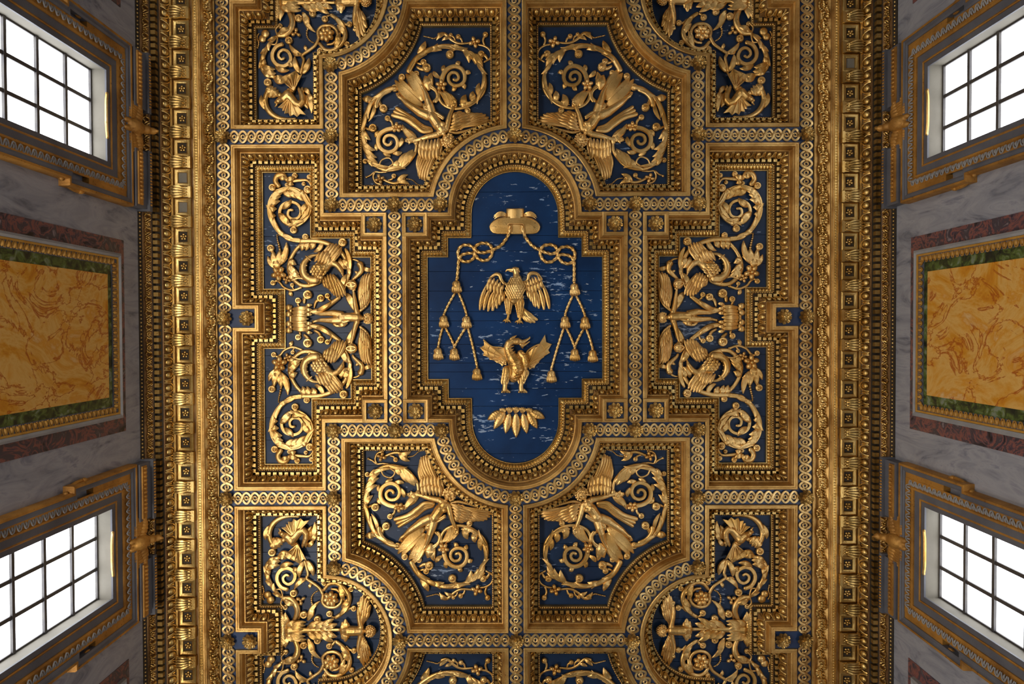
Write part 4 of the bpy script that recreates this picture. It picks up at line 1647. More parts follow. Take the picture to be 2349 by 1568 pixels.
f4 = DA.item('foliage_sprig', 'winding gilt sprig with a flower and buds', 'sprig carving', 'sprigs of the angel coffers')
q = MB()
A.st(q, [(770, 1495), (830, 1500), (900, 1440), (970, 1410), (1075, 1415)], 17, 10)
A.st(q, [(1150, 1398), (1210, 1385), (1262, 1345), (1270, 1275), (1205, 1232)], 11, 9)
A.st(q, [(1212, 1390), (1198, 1440), (1218, 1486)], 10, 12)
part(f4, 'stem', q)
q = MB()
A.lo(q, (830, 1500), (752, 1440), 18, -.1)
A.lo(q, (880, 1460), (804, 1434), 15, -.1)
part(f4, 'leaf', q)
q = MB()
A.fl(q, (1116, 1410), 58, 4, 2)
part(f4, 'flower', q)
for cc, r, fm in (((1180, 1302), 36, (1240, 1260)), ((960, 1472), 25, (1000, 1415)), ((888, 1490), 20, (930, 1430)), ((1222, 1490), 28, None)):
    q = MB()
    A.bu(q, cc, r, fm)
    part(f4, 'bud', q)
q = MB()
A.beads(q, [(628, 1482), (680, 1470), (730, 1460), (768, 1482)], 7, 9)
part(f4, 'bead_string', q)

for (sx, sy), nm in WHERE.items():
    # measured on the lower left, so mirror from there
    mx, my = (1 if sx < 0 else -1), (1 if sy > 0 else -1)
    head_to = 'head down' if sy < 0 else 'head up'
    place(an, mx, my, f'gilt carved angel, {head_to}, in the {nm} angel coffer')
    place(f1, mx, my, f'gilt acanthus scroll behind the feet side of the {nm} angel, nearest the outer rib')
    place(f2, mx, my, f'gilt acanthus scroll at the {nm} angel\'s lowered hand, nearest the middle rib')
    place(f3, mx, my, f'slender gilt sprig with beads beside the central arch, {nm} angel coffer')
    place(f4, mx, my, f'winding gilt sprig at the far end of the {nm} angel coffer')
for mx, nm in ((1, 'left'), (-1, 'right')):
    place(f2, mx, -1, f'gilt acanthus scroll cut by the bottom edge, {nm} of the middle rib', Y4)
    place(f4, mx, -1, f'winding gilt sprig near the bottom edge, {nm} of the middle rib', Y4)

# ---- side coffer (measured on the upper half of the left one)
S = Sheet(600, 380, 4.3556)
SM = 1529.0
g1 = MB()
SPA = [(390, 748), (300, 735), (230, 700), (170, 650), (125, 590), (90, 520), (76, 440), (88, 350), (135, 275), (195, 240), (265, 226), (350, 240), (430, 290), (475, 370), (476, 460), (430, 540), (350, 590), (262, 580), (195, 532), (180, 455), (212, 388), (288, 360), (358, 385), (390, 450), (366, 514), (305, 530), (262, 495), (270, 445), (308, 440)]
S.st(g1, SPA, 26, 15, 2, 0.8, 22, 0.2)
scrA = dict(name='foliage_scroll', cat='scroll carving', group='acanthus scrolls of the side coffers', parts=[])
part(scrA, 'stem', g1)
part(scrA, 'leaf_sheath', S.sheath(MB(), SPA, 26, 9, 0, 0.03, 0.66))
for lst in ([((92, 520), (140, 500), 26, -.15), ((78, 460), (150, 430), 28, -.15), ((78, 400), (182, 352), 30, -.12), ((90, 350), (190, 305), 28, -.1), ((110, 310), (218, 258), 28, -.06), ((100, 350), (148, 232), 26, .1)],
            [((225, 236), (316, 304), 28, .14), ((290, 225), (346, 322), 26, .12), ((330, 228), (424, 348), 28, .1), ((380, 245), (440, 300), 26, .06)],
            [((462, 380), (402, 495), 26, .12), ((476, 440), (430, 520), 26, .06), ((360, 600), (284, 540), 30, .1), ((260, 585), (166, 476), 34, .06), ((210, 420), (296, 338), 26, .1)],
            [((160, 640), (250, 700), 22, .1), ((220, 690), (330, 740), 22, .1)]):
    q = MB()
    for bb, tt, ww, bd in lst:
        S.lo(q, bb, tt, ww, bd, 4)
    part(scrA, 'leaf', q)
for cc, r, fm in (((105, 215), 38, None), ((460, 236), 42, (440, 280)), ((318, 642), 38, (300, 590)), ((435, 708), 34, (400, 745))):
    q = MB()
    S.bu(q, cc, r, fm)
    part(scrA, 'bud', q)

scrT = dict(name='foliage_sprig', cat='sprig carving', group='sprigs of the side coffers', parts=[])
q = MB()
S.st(q, [(172, 205), (138, 155), (160, 100), (215, 92), (250, 140), (285, 160)], 26, 18, 2, .85, 30)
S.st(q, [(300, 150), (380, 142), (450, 142), (488, 195), (480, 240)], 20, 9, 1)
part(scrT, 'stem', q)
for cc, r in (((328, 96), 30), ((470, 108), 25), ((245, 186), 20), ((415, 178), 22)):
    part(scrT, 'bud', S.bu(MB(), cc, r))
q = MB()
for bb, tt in (((250, 140), (330, 110)), ((270, 160), (320, 190)), ((180, 110), (250, 120))):
    S.lo(q, bb, tt, 24, .1, 5)
part(scrT, 'leaf', q)

scrB = dict(name='foliage_scroll', cat='scroll carving', group='acanthus scrolls of the side coffers', parts=[])
q = MB()
S.st(q, [(385, 750), (470, 748), (560, 752), (650, 775), (730, 815), (805, 880), (848, 960), (868, 1050), (858, 1130), (815, 1245)], 24, 14, 2, .8, 24)
part(scrB, 'stem', q)
q = MB()
S.st(q, [(400, 775), (330, 850), (280, 945), (266, 1030), (288, 1100), (325, 1145), (390, 1190), (470, 1196), (550, 1170), (592, 1140)], 20, 24, 1, .8, 20)
part(scrB, 'stem', q)
for lst in ([((400, 760), (398, 848), 26, -.1), ((450, 755), (440, 846), 26, -.1), ((520, 755), (488, 832), 26, -.1), ((600, 765), (520, 860), 24, -.2)],
            [((285, 930), (345, 985), 26, .12), ((270, 990), (372, 1078), 28, .1), ((272, 1040), (385, 1112), 28, .06), ((280, 1080), (318, 1138), 26, 0)],
            [((830, 920), (870, 1010), 26, .1), ((780, 930), (850, 1030), 24, .15), ((835, 830), (880, 1060), 20, -.1), ((870, 1010), (876, 1110), 16, -.05)],
            [((850, 1095), (808, 1230), 28, .1)]):
    q = MB()
    for bb, tt, ww, bd in lst:
        S.lo(q, bb, tt, ww, bd, 4)
    part(scrB, 'leaf', q)
q = MB()
S.bu(q, (808, 766), 44, (760, 810))
part(scrB, 'bud', q)
q = MB()
S.st(q, [(300, 1145), (370, 1122), (440, 1142), (480, 1190)], 9, 9, 6)
part(scrB, 'tendril', q)

spr = dict(name='flower_spray', cat='flower carving', group='flower sprays of the side coffers', parts=[])
q = MB()
for bb, tt, ww, bd in (((160, 1020), (58, 905), 26, -.12), ((150, 1000), (112, 850), 28, -.06), ((160, 990), (182, 838), 30, .04), ((180, 980), (246, 765), 28, .1), ((180, 985), (256, 922), 24, -.12), ((150, 1040), (140, 920), 34, 0)):
    S.lo(q, bb, tt, ww, bd, 3)
part(spr, 'petal', q)
q = MB()
S.fl(q, (172, 1078), 78, 5, 1)
S.fl(q, (250, 1140), 44, 4, 1)
part(spr, 'flower', q)
q = MB()
S.bu(q, (88, 822), 38, (110, 870))
part(spr, 'bud', q)
q = MB()
S.beads(q, [(176, 832), (164, 780), (150, 730), (146, 682)], 15, 8)
part(spr, 'bead_string', q)
q = MB()
S.st(q, [(112, 1166), (140, 1145), (175, 1165), (215, 1212), (300, 1242), (392, 1214)], 12, 13)
S.bu(q, (110, 1168), 28)
S.bu(q, (300, 1190), 22, (320, 1235))
S.lo(q, (280, 1240), (298, 1298), 22, .1, 0, True)
part(spr, 'curled_stem', q)

twg = dict(name='curled_twig', cat='twig carving', group='curled twigs of the side coffers', parts=[])
q = MB()
S.st(q, [(880, 932), (940, 940), (985, 970)], 9, 12)
S.st(q, [(990, 990), (996, 1050), (955, 1095), (912, 1135), (900, 1160)], 30, 12, 1, .9, 24)
S.lo(q, (960, 1090), (922, 1056), 12, .2, 1)
part(twg, 'stem', q)
q = MB()
S.ba(q, (982, 985), 36)
S.lo(q, (1005, 1010), (1092, 1042), 26, .1, 0, True)
part(twg, 'bud', q)

swn = dict(name='carved_swan', cat='swan carving', group='swans in the side coffers', parts=[])
b = MB()
S.chain(b, [(545, 1040, 44, 52), (590, 1030, 56, 66), (640, 1020, 56, 50), (675, 990, 56, 38), (715, 972, 56, 33), (755, 990, 54, 31), (785, 1025, 50, 28), (800, 1050, 46, 24)])
S.chain(b, [(800, 1050, 46, 24), (808, 1078, 42, 14), (812, 1100, 38, 7)])
S.chain(b, [(560, 1080, 40, 46), (600, 1110, 40, 34)])
part(swn, 'body', fused(b, 0.75, 3), 180)
q = MB()
for i in range(5):
    for j in range(6):
        x, y = 510 + 34 * i + (j % 2) * 14, 985 + 24 * j
        if math.hypot((x - 590) / 75, (y - 1045) / 62) < 1:
            d = (46 + 72 * math.sqrt(max(0.05, 1 - ((x - 590) / 85) ** 2 - ((y - 1045) / 75) ** 2))) * S.k - 3
            S.lo(q, (x + 12, y - 6), (x - 22, y + 14), 15, .1, d, True, .4, .6)
part(swn, 'breast_feather', q)
q = MB()
S.wing(q, [(545, 935), (590, 960), (640, 985), (690, 985)], [(690, 778), (760, 786), (806, 826), (775, 862)], 7, 24, 8, 13, .08)
S.wing(q, [(540, 960), (580, 975), (620, 990), (660, 1000)], [(590, 868), (650, 850), (690, 870), (700, 920)], 5, 24, 13, 15, .04)
part(swn, 'wing', q)
q = MB()
S.wing(q, [(640, 1130), (670, 1100), (700, 1090), (730, 1100)], [(690, 1250), (730, 1295), (785, 1312), (842, 1294)], 7, 24, 6, 10, -.06)
S.wing(q, [(620, 1150), (650, 1110), (690, 1085), (730, 1095)], [(650, 1215), (690, 1235), (735, 1225), (762, 1190)], 5, 24, 11, 13)
S.wing(q, [(625, 1135), (660, 1095), (700, 1082), (725, 1090)], [(645, 1170), (680, 1175), (715, 1170), (742, 1150)], 5, 20, 14, 15)
part(swn, 'wing', q)
q = MB()
S.st(q, [(560, 888), (490, 905), (432, 965), (415, 1040), (440, 1105), (500, 1140), (560, 1140)], 12, 40, 2, .9, 38)
for cx_, cy_, a_ in ((470, 925, .7), (425, 990, .2), (418, 1050, -.1), (448, 1108, -.8), (500, 1140, -1.3)):
    S.st(q, [(cx_ - 34 * math.cos(a_), cy_ - 34 * math.sin(a_)), (cx_, cy_), (cx_ + 34 * math.cos(a_), cy_ + 34 * math.sin(a_))], 8, 8, 9)
part(swn, 'tail', q)

cup = dict(name='acanthus_cup', cat='cup carving', group='acanthus cups of the side coffers', parts=[])
q = MB()
for k, yy in enumerate((1415, 1455, 1495)):
    for sg in (-1, 1):
        y = SM + sg * (SM - yy)
        S.lo(q, (318, SM + sg * (SM - yy) * .86), (470, SM + sg * (SM - yy) * 1.02), 27, -.05 * sg, 4 + k * 2.5, False, .8)
        S.lo(q, (440, y), (502, SM + sg * (SM - yy) * 1.22), 20, .1 * sg, 5 + k * 2, True, .7)
S.lo(q, (318, SM), (478, SM), 26, 0, 12, False, .8)
part(cup, 'fluted_bowl', q)
q = MB()
for sg in (-1, 1):
    for yy, r in ((1415, 34), (1480, 34)):
        S.ba(q, (268, SM + sg * (SM - yy)), r, 0, .7)
S.st(q, [(285, 1400), (285, SM), (285, 2 * SM - 1400)], 18, 18)
part(cup, 'foot', q)
for sg in (-1, 1):
    for cc, r, fm in (((362, 1345), 32, (370, 1410)), ((460, 1288), 48, (420, 1370)), ((590, 1322), 40, (520, 1415))):
        part(cup, 'bud', S.bu(MB(), (cc[0], SM + sg * (cc[1] - SM)), r, (fm[0], SM + sg * (fm[1] - SM))))
    q = MB()

    def fy(y):
        return SM + sg * (y - SM)
    S.st(q, [(478, fy(1462)), (590, fy(1440)), (690, fy(1378)), (775, fy(1315))], 24, 20, 2, .8, 30)
    S.lo(q, (560, fy(1445)), (700, fy(1362)), 20, .06 * sg, 9)
    S.bu(q, (655, fy(1298)), 28, (690, fy(1350)))
    S.lo(q, (845, fy(1285)), (915, fy(1440)), 34, -.1 * sg, 1)
    part(cup, 'leaf', q)

put_ = dict(name='winged_child', cat='child carving', group='winged children of the side coffers', parts=[])
b, hair = MB(), MB()
S.chain(b, [(1010, SM - 6, 50, 22), (965, SM - 14, 50, 44), (910, SM - 18, 52, 46), (850, SM - 18, 52, 44), (800, SM - 16, 46, 42)])
S.chain(b, [(960, 1470, 46, 30), (958, 1560, 46, 30)])
S.chain(b, [(952, 1458, 46, 28), (938, 1385, 46, 24), (930, 1330, 42, 20), (920, 1262, 38, 14)])
S.hand(b, (917, 1246), [(900, 1216), (912, 1210), (924, 1212), (936, 1220)], 38, 7, (938, 1240), 15)
S.chain(b, [(950, 1570, 46, 28), (930, 1640, 46, 24), (918, 1690, 42, 20), (902, 1752, 38, 14)])
S.hand(b, (898, 1768), [(882, 1798), (892, 1804), (904, 1804), (916, 1796)], 38, 7, (918, 1776), 15)
S.chain(b, [(800, 1490, 44, 40), (720, 1472, 46, 34), (660, 1474, 44, 26), (590, 1480, 36, 20), (555, 1478, 32, 14)])
S.chain(b, [(555, 1478, 32, 14), (522, 1470, 32, 12)])
S.chain(b, [(800, 1540, 44, 40), (720, 1546, 46, 34), (660, 1544, 44, 26), (590, 1540, 36, 20), (555, 1546, 32, 14)])
S.chain(b, [(555, 1546, 32, 14), (522, 1556, 32, 12)])
for yy in (1470, 1556):
    for i in range(4):
        S.chain(b, [(520, yy - 9 + i * 6, 32, 5), (506, yy - 10 + i * 7, 30, 4)])
S.head(b, hair, (1062, SM - 4), 46, (1, 0), 58)
part(put_, 'body', fused(b, 0.7, 3), 180)
part(put_, 'hair', hair)
for sg in (-1, 1):
    def fy(y):
        return SM - sg * (SM - y) if sg < 0 else y
    fyy = (lambda y: y) if sg < 0 else (lambda y: 2 * SM - y)
    q = MB()
    S.wing(q, [(1000, fyy(1420)), (1015, fyy(1400)), (1035, fyy(1380)), (1060, fyy(1340))], [(984, fyy(1180)), (1005, fyy(1110)), (1050, fyy(1078)), (1094, fyy(1072))], 7, 24, 4, 7, .05 * sg)
    S.wing(q, [(1000, fyy(1430)), (1020, fyy(1415)), (1040, fyy(1395)), (1065, fyy(1350))], [(1000, fyy(1330)), (1030, fyy(1270)), (1060, fyy(1240)), (1085, fyy(1230))], 5, 24, 9, 11, 0)
    S.st(q, [(985, fyy(1450)), (1050, fyy(1390)), (1085, fyy(1300)), (1096, fyy(1080))], 16, 9, 5)
    part(put_, 'wing', q)
q = MB()
S.st(q, [(960, 1500), (880, 1545), (820, 1560), (770, 1520)], 14, 12, 13)
S.st(q, [(810, 1580), (760, 1600), (720, 1580)], 16, 14, 6)
S.lo(q, (850, 1570), (770, 1610), 26, .1, 6)
part(put_, 'sash', q)
for hy in (1190, 1830):
    q = MB()
    x, y = S.p(905, hy if hy < SM else hy - 6)
    q.tube([(x - 1, y - 6, PANEL_D - 12), (x, y, PANEL_D - 12), (x + 1, y + 6, PANEL_D - 12)], [11, 12.4, 11], .8, 12)
    q.tube([(x + 11 * math.cos(a), y + 5 * math.sin(a), PANEL_D - 20) for a in np.linspace(0, 6.28, 14)], 1.8, 1, 6)
    part(put_, 'bowl', q)

for mx, nm in ((1, 'left'), (-1, 'right')):
    place(put_, mx, 1, f'gilt winged child lying across the {nm} side coffer with arms outstretched')
    place(cup, mx, 1, f'gilt fluted acanthus cup at the feet of the {nm} winged child')
    for my, un in ((1, 'upper'), (-1, 'lower')):
        place(swn, mx, my, f'gilt swan with raised wings in the {un} half of the {nm} side coffer')
        place(scrA, mx, my, f'large gilt acanthus volute at the {un} end of the {nm} side coffer')
        place(scrT, mx, my, f'small gilt sprig beyond the {un} volute of the {nm} side coffer')
        place(scrB, mx, my, f'gilt acanthus scroll encircling the {un} swan of the {nm} side coffer')
        place(spr, mx, my, f'gilt flower spray behind the {un} swan of the {nm} side coffer')
        place(twg, mx, my, f'gilt curled twig above the {un} hand of the {nm} winged child')

# ---- corner coffer (measured on the upper half of the lower left one)
C = Sheet(595, 1170, 5.0586)
CM = 1392.0
C_Y4 = C.p(0, CM)[1]


def corner_fix(mb):
    """centre the carving on the axis of its coffer"""
    mb.v = [(x, y + (Y4 - C_Y4), z) for x, y, z in mb.v]
    return mb


def cpart(it, nm, mb, ang=55):
    part(it, nm, corner_fix(mb), ang)


def bat_wing(sheet, mb, root, tips, lift=6.0, rib=7):
    """ribbed membrane wing: a rib to each tip and a sagging web between the ribs"""
    R0 = np.array(sheet.p(*root))
    T = [np.array(sheet.p(*t)) for t in tips]
    d0 = PANEL_D - lift - 4
    for a, b_ in zip(T, T[1:]):
        mid = (a + b_) / 2 * 0.86 + R0 * 0.14
        poly = [R0, a, mid, b_]
        vs = [(p[0], p[1], d0 + (2.4 if i == 2 else 0)) for i, p in enumerate(poly)]
        c_ = (R0 + mid) / 2
        vs.append((c_[0], c_[1], d0 + 2.2))
        n = len(vs)
        vs += [(x, y, z + 3) for x, y, z in vs]
        fs = [(0, 1, 4), (1, 2, 4), (2, 3, 4), (3, 0, 4), (5, 9, 6), (6, 9, 7), (7, 9, 8), (8, 9, 5), (1, 6, 7, 2), (2, 7, 8, 3), (0, 5, 6, 1), (3, 8, 5, 0)]
        mb.add(vs, fs)
    for t in T:
        mb.tube([(*(R0 + (t - R0) * s), d0 - 0.8) for s in np.linspace(0, 1.0, 6)], np.linspace(rib * 1.2, rib * 0.5, 6) * sheet.k, 1, 6)
    return mb


drg = dict(name='carved_dragon', cat='dragon carving', group='dragons in the corner coffers', parts=[])
b = MB()
C.chain(b, [(300, 290, 50, 40), (340, 300, 60, 52), (385, 335, 66, 60), (420, 300, 60, 50), (470, 240, 58, 44), (515, 225, 60, 40), (552, 265, 60, 38), (548, 320, 58, 36), (528, 370, 56, 30)])
C.chain(b, [(528, 370, 56, 30), (508, 405, 52, 20), (500, 428, 48, 10)])
C.chain(b, [(548, 385, 50, 22), (540, 425, 44, 11)])
C.chain(b, [(565, 250, 66, 12), (590, 225, 60, 6)])
C.chain(b, [(268, 275, 44, 34), (235, 262, 40, 20)])
C.chain(b, [(285, 345, 44, 30), (252, 338, 40, 18)])
C.chain(b, [(245, 235, 40, 14), (222, 215, 34, 7)])
C.chain(b, [(400, 380, 44, 44), (440, 420, 36, 30)])
cpart(drg, 'body', fused(b, 0.8, 2), 180)
q = MB()
bat_wing(C, q, (405, 290), [(275, 190), (325, 152), (348, 122), (410, 92), (490, 84), (588, 106)], 13)
cpart(drg, 'wing', q, 40)
q = MB()
bat_wing(C, q, (455, 385), [(348, 470), (385, 525), (425, 560), (490, 592), (562, 580)], 12)
cpart(drg, 'wing', q, 40)
q = MB()
C.st(q, [(450, 80), (350, 72), (250, 92), (165, 150), (118, 240), (118, 330), (160, 400), (225, 395)], 18, 30, 1, .8, 34)
cpart(drg, 'tail', q)
q = MB()
for bb, tt, ww, bd in (((110, 190), (68, 345), 26, .1), ((130, 260), (82, 320), 24, .1), ((140, 360), (205, 444), 34, .1), ((190, 330), (262, 405), 30, -.1), ((160, 330), (240, 432), 30, 0)):
    C.lo(q, bb, tt, ww, bd, 4)
cpart(drg, 'tail_leaf', q)
q = MB()
for bb, tt, ww, bd in (((575, 340), (600, 190), 30, -.1), ((600, 330), (640, 140), 30, .1), ((600, 360), (650, 255), 26, .1), ((560, 420), (622, 342), 26, .1)):
    C.lo(q, bb, tt, ww, bd, 3)
cpart(drg, 'leaf', q)

csc = dict(name='foliage_scroll', cat='scroll carving', group='acanthus scrolls of the corner coffers', parts=[])
q = MB()
C.st(q, [(255, 1015), (185, 945), (130, 862), (92, 780), (75, 700), (95, 625), (150, 575), (215, 560)], 22, 26, 1, .8, 30)
cpart(csc, 'stem', q)
cpart(csc, 'leaf_sheath', C.sheath(MB(), [(255, 1015), (185, 945), (130, 862), (92, 780), (75, 700), (95, 625), (150, 575)], 28, 5))
q = MB()
C.st(q, [(322, 922), (252, 892), (208, 825), (208, 752), (252, 692), (322, 672), (388, 702), (415, 762), (388, 832), (332, 860), (282, 832), (272, 785), (308, 752), (338, 772)], 26, 16, 2, .8, 26, .25)
cpart(csc, 'volute', q)
for lst in ([((85, 740), (132, 706), 34, -.1), ((80, 690), (230, 640), 32, -.12), ((95, 640), (240, 592), 34, -.1), ((110, 610), (185, 548), 30, -.05)],
            [((215, 545), (320, 560), 32, -.15), ((280, 500), (412, 592), 34, -.12), ((330, 500), (470, 620), 32, -.1), ((230, 530), (340, 490), 30, -.1)],
            [((245, 672), (392, 626), 28, -.15), ((395, 672), (458, 700), 28, .1)]):
    q = MB()
    for bb, tt, ww, bd in lst:
        C.lo(q, bb, tt, ww, bd, 4)
    cpart(csc, 'leaf', q)
q = MB()
C.st(q, [(520, 595), (545, 680), (560, 755), (540, 795), (618, 850), (690, 905), (735, 985)], 18, 20, 2)
cpart(csc, 'branch', q)
for lst in ([((510, 605), (460, 785), 30, .1)], [((550, 600), (622, 762), 32, -.1)], [((540, 800), (402, 920), 26, .12), ((530, 810), (440, 810), 18, .1), ((600, 850), (580, 912), 18, .1)]):
    q = MB()
    for bb, tt, ww, bd in lst:
        C.lo(q, bb, tt, ww, bd, 3)
    cpart(csc, 'leaf', q)
q = MB()
C.bu(q, (145, 490), 48)
cpart(csc, 'bud', q)

cro = dict(name='flower_scroll', cat='scroll carving', group='flower scrolls of the corner coffers', parts=[])
q = MB()
C.st(q, [(735, 985), (728, 1070), (780, 1122), (868, 1130), (938, 1082), (950, 1000), (900, 932), (832, 920)], 20, 16, 2, .8, 22)
C.st(q, [(742, 932), (800, 866), (880, 850), (962, 892), (1028, 968), (1040, 1052), (1000, 1150), (942, 1210), (880, 1252)], 20, 22, 1, .8, 32)
cpart(cro, 'stem', q)
q = MB()
C.fl(q, (832, 1022), 92, 7, 3)
cpart(cro, 'flower', q)
q = MB()
for bb, tt, ww, bd in (((930, 870), (1030, 990), 30, .1), ((960, 900), (985, 1050), 28, .1), ((1030, 1030), (950, 1130), 30, -.1), ((1030, 1080), (925, 1220), 28, -.06)):
    C.lo(q, bb, tt, ww, bd, 4)
cpart(cro, 'leaf', q)
for cc, r, fm in (((1060, 920), 34, (1020, 960)), ((745, 850), 32, (760, 900)), ((1092, 1145), 36, (1000, 1190))):
    q = MB()
    C.bu(q, cc, r, fm)
    cpart(cro, 'bud', q)

cle = dict(name='leaf_spray', cat='leaf carving', group='leaf sprays of the corner coffers', parts=[])
q = MB()
C.st(q, [(275, 1025), (360, 1032), (425, 1100), (440, 1185), (400, 1290)], 34, 26, 2, .8, 40)
C.lo(q, (300, 1030), (420, 1080), 30, .1, 9)
cpart(cle, 'leaf', q)
q = MB()
C.fl(q, (480, 1045), 60, 3, 1, -.6)
C.bu(q, (395, 965), 46, (380, 1020))
cpart(cle, 'bud', q)
q = MB()
C.st(q, [(200, 915), (250, 920), (272, 1000), (252, 1080), (295, 1130)], 9, 10, 8)
C.bu(q, (295, 1130), 32)
cpart(cle, 'tendril', q)
q = MB()
C.ba(q, (90, 990), 46, 0, .6)
C.ba(q, (125, 1045), 50, 0, .6)
C.beads(q, [(30, 892), (42, 950), (25, 1010), (48, 1060)], 12, 9)
cpart(cle, 'pod', q)
q = MB()
for bb, tt, ww, bd in (((560, 1275), (612, 1085), 30, .1), ((570, 1260), (700, 1058), 26, -.12)):
    C.lo(q, bb, tt, ww, bd, 3)
C.beads(q, [(600, 1080), (598, 1020), (630, 970), (672, 945)], 14, 9)
cpart(cle, 'leaf', q)

cnd = dict(name='acanthus_candelabrum', cat='acanthus carving', group='acanthus candelabra of the corner coffers', parts=[])
q = MB()
C.st(q, [(340, CM), (530, CM), (760, CM), (930, CM)], 52, 20, 2, .8, 26)
cpart(cnd, 'stem', q)
for sg in (-1, 1):
    def cy(y):
        return 2 * CM - y if sg > 0 else y
    q = MB()
    for bb, tt, ww, bd in (((345, 1385), (535, 1330), 30, .1), ((350, 1370), (545, 1290), 30, .12), ((340, 1360), (520, 1380), 28, .05), ((335, 1360), (440, 1290), 30, .2)):
        C.lo(q, (bb[0], cy(bb[1])), (tt[0], cy(tt[1])), ww, bd * sg, 8)
    cpart(cnd, 'cup_leaf', q)
    q = MB()
    for bb, tt, ww, bd in (((560, 1375), (725, 1290), 32, .08), ((640, 1378), (790, 1300), 32, .08), ((720, 1375), (862, 1262), 32, .08), ((790, 1378), (900, 1318), 28, .08), ((700, 1385), (830, 1345), 24, .05)):
        C.lo(q, (bb[0], cy(bb[1])), (tt[0], cy(tt[1])), ww, bd * sg, 5)
    cpart(cnd, 'plume_leaf', q)
    q = MB()
    for bb, tt, ww, bd in (((340, 1300), (248, 1172), 34, .2), ((345, 1320), (300, 1190), 30, .1), ((330, 1330), (238, 1248), 32, .15), ((320, 1350), (232, 1312), 32, .1), ((318, 1375), (230, 1375), 30, 0)):
        C.lo(q, (bb[0], cy(bb[1])), (tt[0], cy(tt[1])), ww, bd * sg, 4)
    cpart(cnd, 'side_leaf', q)
    for cc, r, fm in (((512, 1215), 46, (440, 1290)), ((672, 1268), 44, (700, 1330)), ((810, 1205), 40, (870, 1260))):
        q = MB()
        C.bu(q, (cc[0], cy(cc[1])), r, (fm[0], cy(fm[1])))
        cpart(cnd, 'bud', q)

cpu = dict(name='winged_child', cat='child carving', group='winged children of the corner coffers', parts=[])
b, hair = MB(), MB()
C.chain(b, [(1222, CM, 52, 26), (1180, CM, 54, 52), (1110, CM, 58, 56), (1040, CM, 56, 60), (990, CM, 44, 50)])
C.chain(b, [(1185, 1345, 50, 34), (1185, 2 * CM - 1345, 50, 34)])
for sg in (-1, 1):
    def cy(y):
        return y if sg < 0 else 2 * CM - y
    C.chain(b, [(1180, cy(1340), 50, 34), (1160, cy(1250), 50, 30), (1150, cy(1190), 46, 26), (1152, cy(1130), 42, 18)])
    C.hand(b, (1156, cy(1112)), [(1136, cy(1068)), (1152, cy(1060)), (1168, cy(1064)), (1184, cy(1078))], 42, 8, (1190, cy(1106)), 18)
C.head(b, hair, (1285, CM), 58, (1, 0), 66)
cpart(cpu, 'body', fused(b, 0.75, 3), 180)
cpart(cpu, 'hair', hair)
for sg in (-1, 1):
    cyy = (lambda y: y) if sg < 0 else (lambda y: 2 * CM - y)
    q = MB()
    C.wing(q, [(1205, cyy(1320)), (1215, cyy(1300)), (1225, cyy(1285)), (1240, cyy(1270))], [(1170, cyy(1060)), (1195, cyy(990)), (1240, cyy(1000)), (1290, cyy(1100))], 6, 34, 3, 8, .06 * sg)
    C.wing(q, [(1205, cyy(1320)), (1215, cyy(1300)), (1225, cyy(1285)), (1240, cyy(1270))], [(1200, cyy(1180)), (1225, cyy(1130)), (1250, cyy(1140)), (1280, cyy(1170))], 4, 30, 8, 11, .05 * sg)
    cpart(cpu, 'wing', q)
q = MB()
for sg in (-1, 1):
    for x, y in ((965, 1300), (1000, 1270), (1030, 1310), (950, 1350)):
        C.lo(q, (1010, CM + sg * (CM - 1350) * .6), (x, CM - sg * (CM - y)), 34, 0, 6, True)
cpart(cpu, 'leaf_skirt', q)

for (sx, sy), nm in WHERE.items():
    mx, my = (1 if sx < 0 else -1), (1 if sy > 0 else -1)
    # the design is measured for y > 0; flip through the ceiling axis for the upper coffers

    def put_design(it, label, far=False):
        use = it
        if far:
            use = dict(it)
            use['parts'] = [(a_, m_.mirrored(1, -1, Y4), g_) for a_, m_, g_ in it['parts']]
        return place(use, mx, my, label)
    put_design(drg, f'gilt dragon with ribbed wings in the {nm} corner coffer')
    put_design(csc, f'gilt acanthus scroll beside the dragon of the {nm} corner coffer')
    put_design(cro, f'gilt scroll around a round flower next to the {nm} winged child, dragon side')
    put_design(cle, f'gilt leaf spray between dragon scroll and acanthus stem, {nm} corner coffer')
    put_design(cnd, f'gilt acanthus stem with plume leaves on the axis of the {nm} corner coffer')
    put_design(cpu, f'gilt half-length winged child in the rounded end of the {nm} corner coffer')
    if sy > 0:
        put_design(cro, f'gilt scroll around a round flower next to the {nm} winged child, bottom edge', True)
        put_design(cle, f'gilt leaf spray at the bottom edge of the {nm} corner coffer', True)
        put_design(csc, f'gilt acanthus scroll leaving the picture at the bottom, {nm} corner coffer', True)

# ---- central coffer: hat, cords and tassels, eagle, dragon, leaves
H = Sheet(880, 330, 3.915)
hat = thing('cardinal_hat', (*H.p(1180, 730), PANEL_D), 'flat gilt cardinal hat with low crown and wide brim', 'hat carving')
q = MB()
brim = [(948, 742), (958, 715), (985, 688), (1030, 664), (1085, 652), (1180, 650), (1275, 652), (1330, 664), (1372, 688), (1398, 715), (1408, 742), (1402, 772), (1380, 796), (1340, 806), (1180, 808), (1020, 806), (978, 796), (955, 772)]
bp = orient([H.p(*a) for a in brim])
sweep(q, bp, [(0, PANEL_D), (0, PANEL_D - 8), (1, PANEL_D - 9), (3, PANEL_D - 9.4), (3.4, PANEL_D - 8.8), (16, PANEL_D - 11)])
inn = offset(bp, 16)
q.add([(a[0], a[1], PANEL_D - 11) for a in inn] + [(*H.p(1180, 725), PANEL_D - 12.5)], [(i, (i + 1) % len(inn), len(inn)) for i in range(len(inn))])
mk('brim', q, RELIEF, hat, 50)
q = MB()
vs, fs = [], []
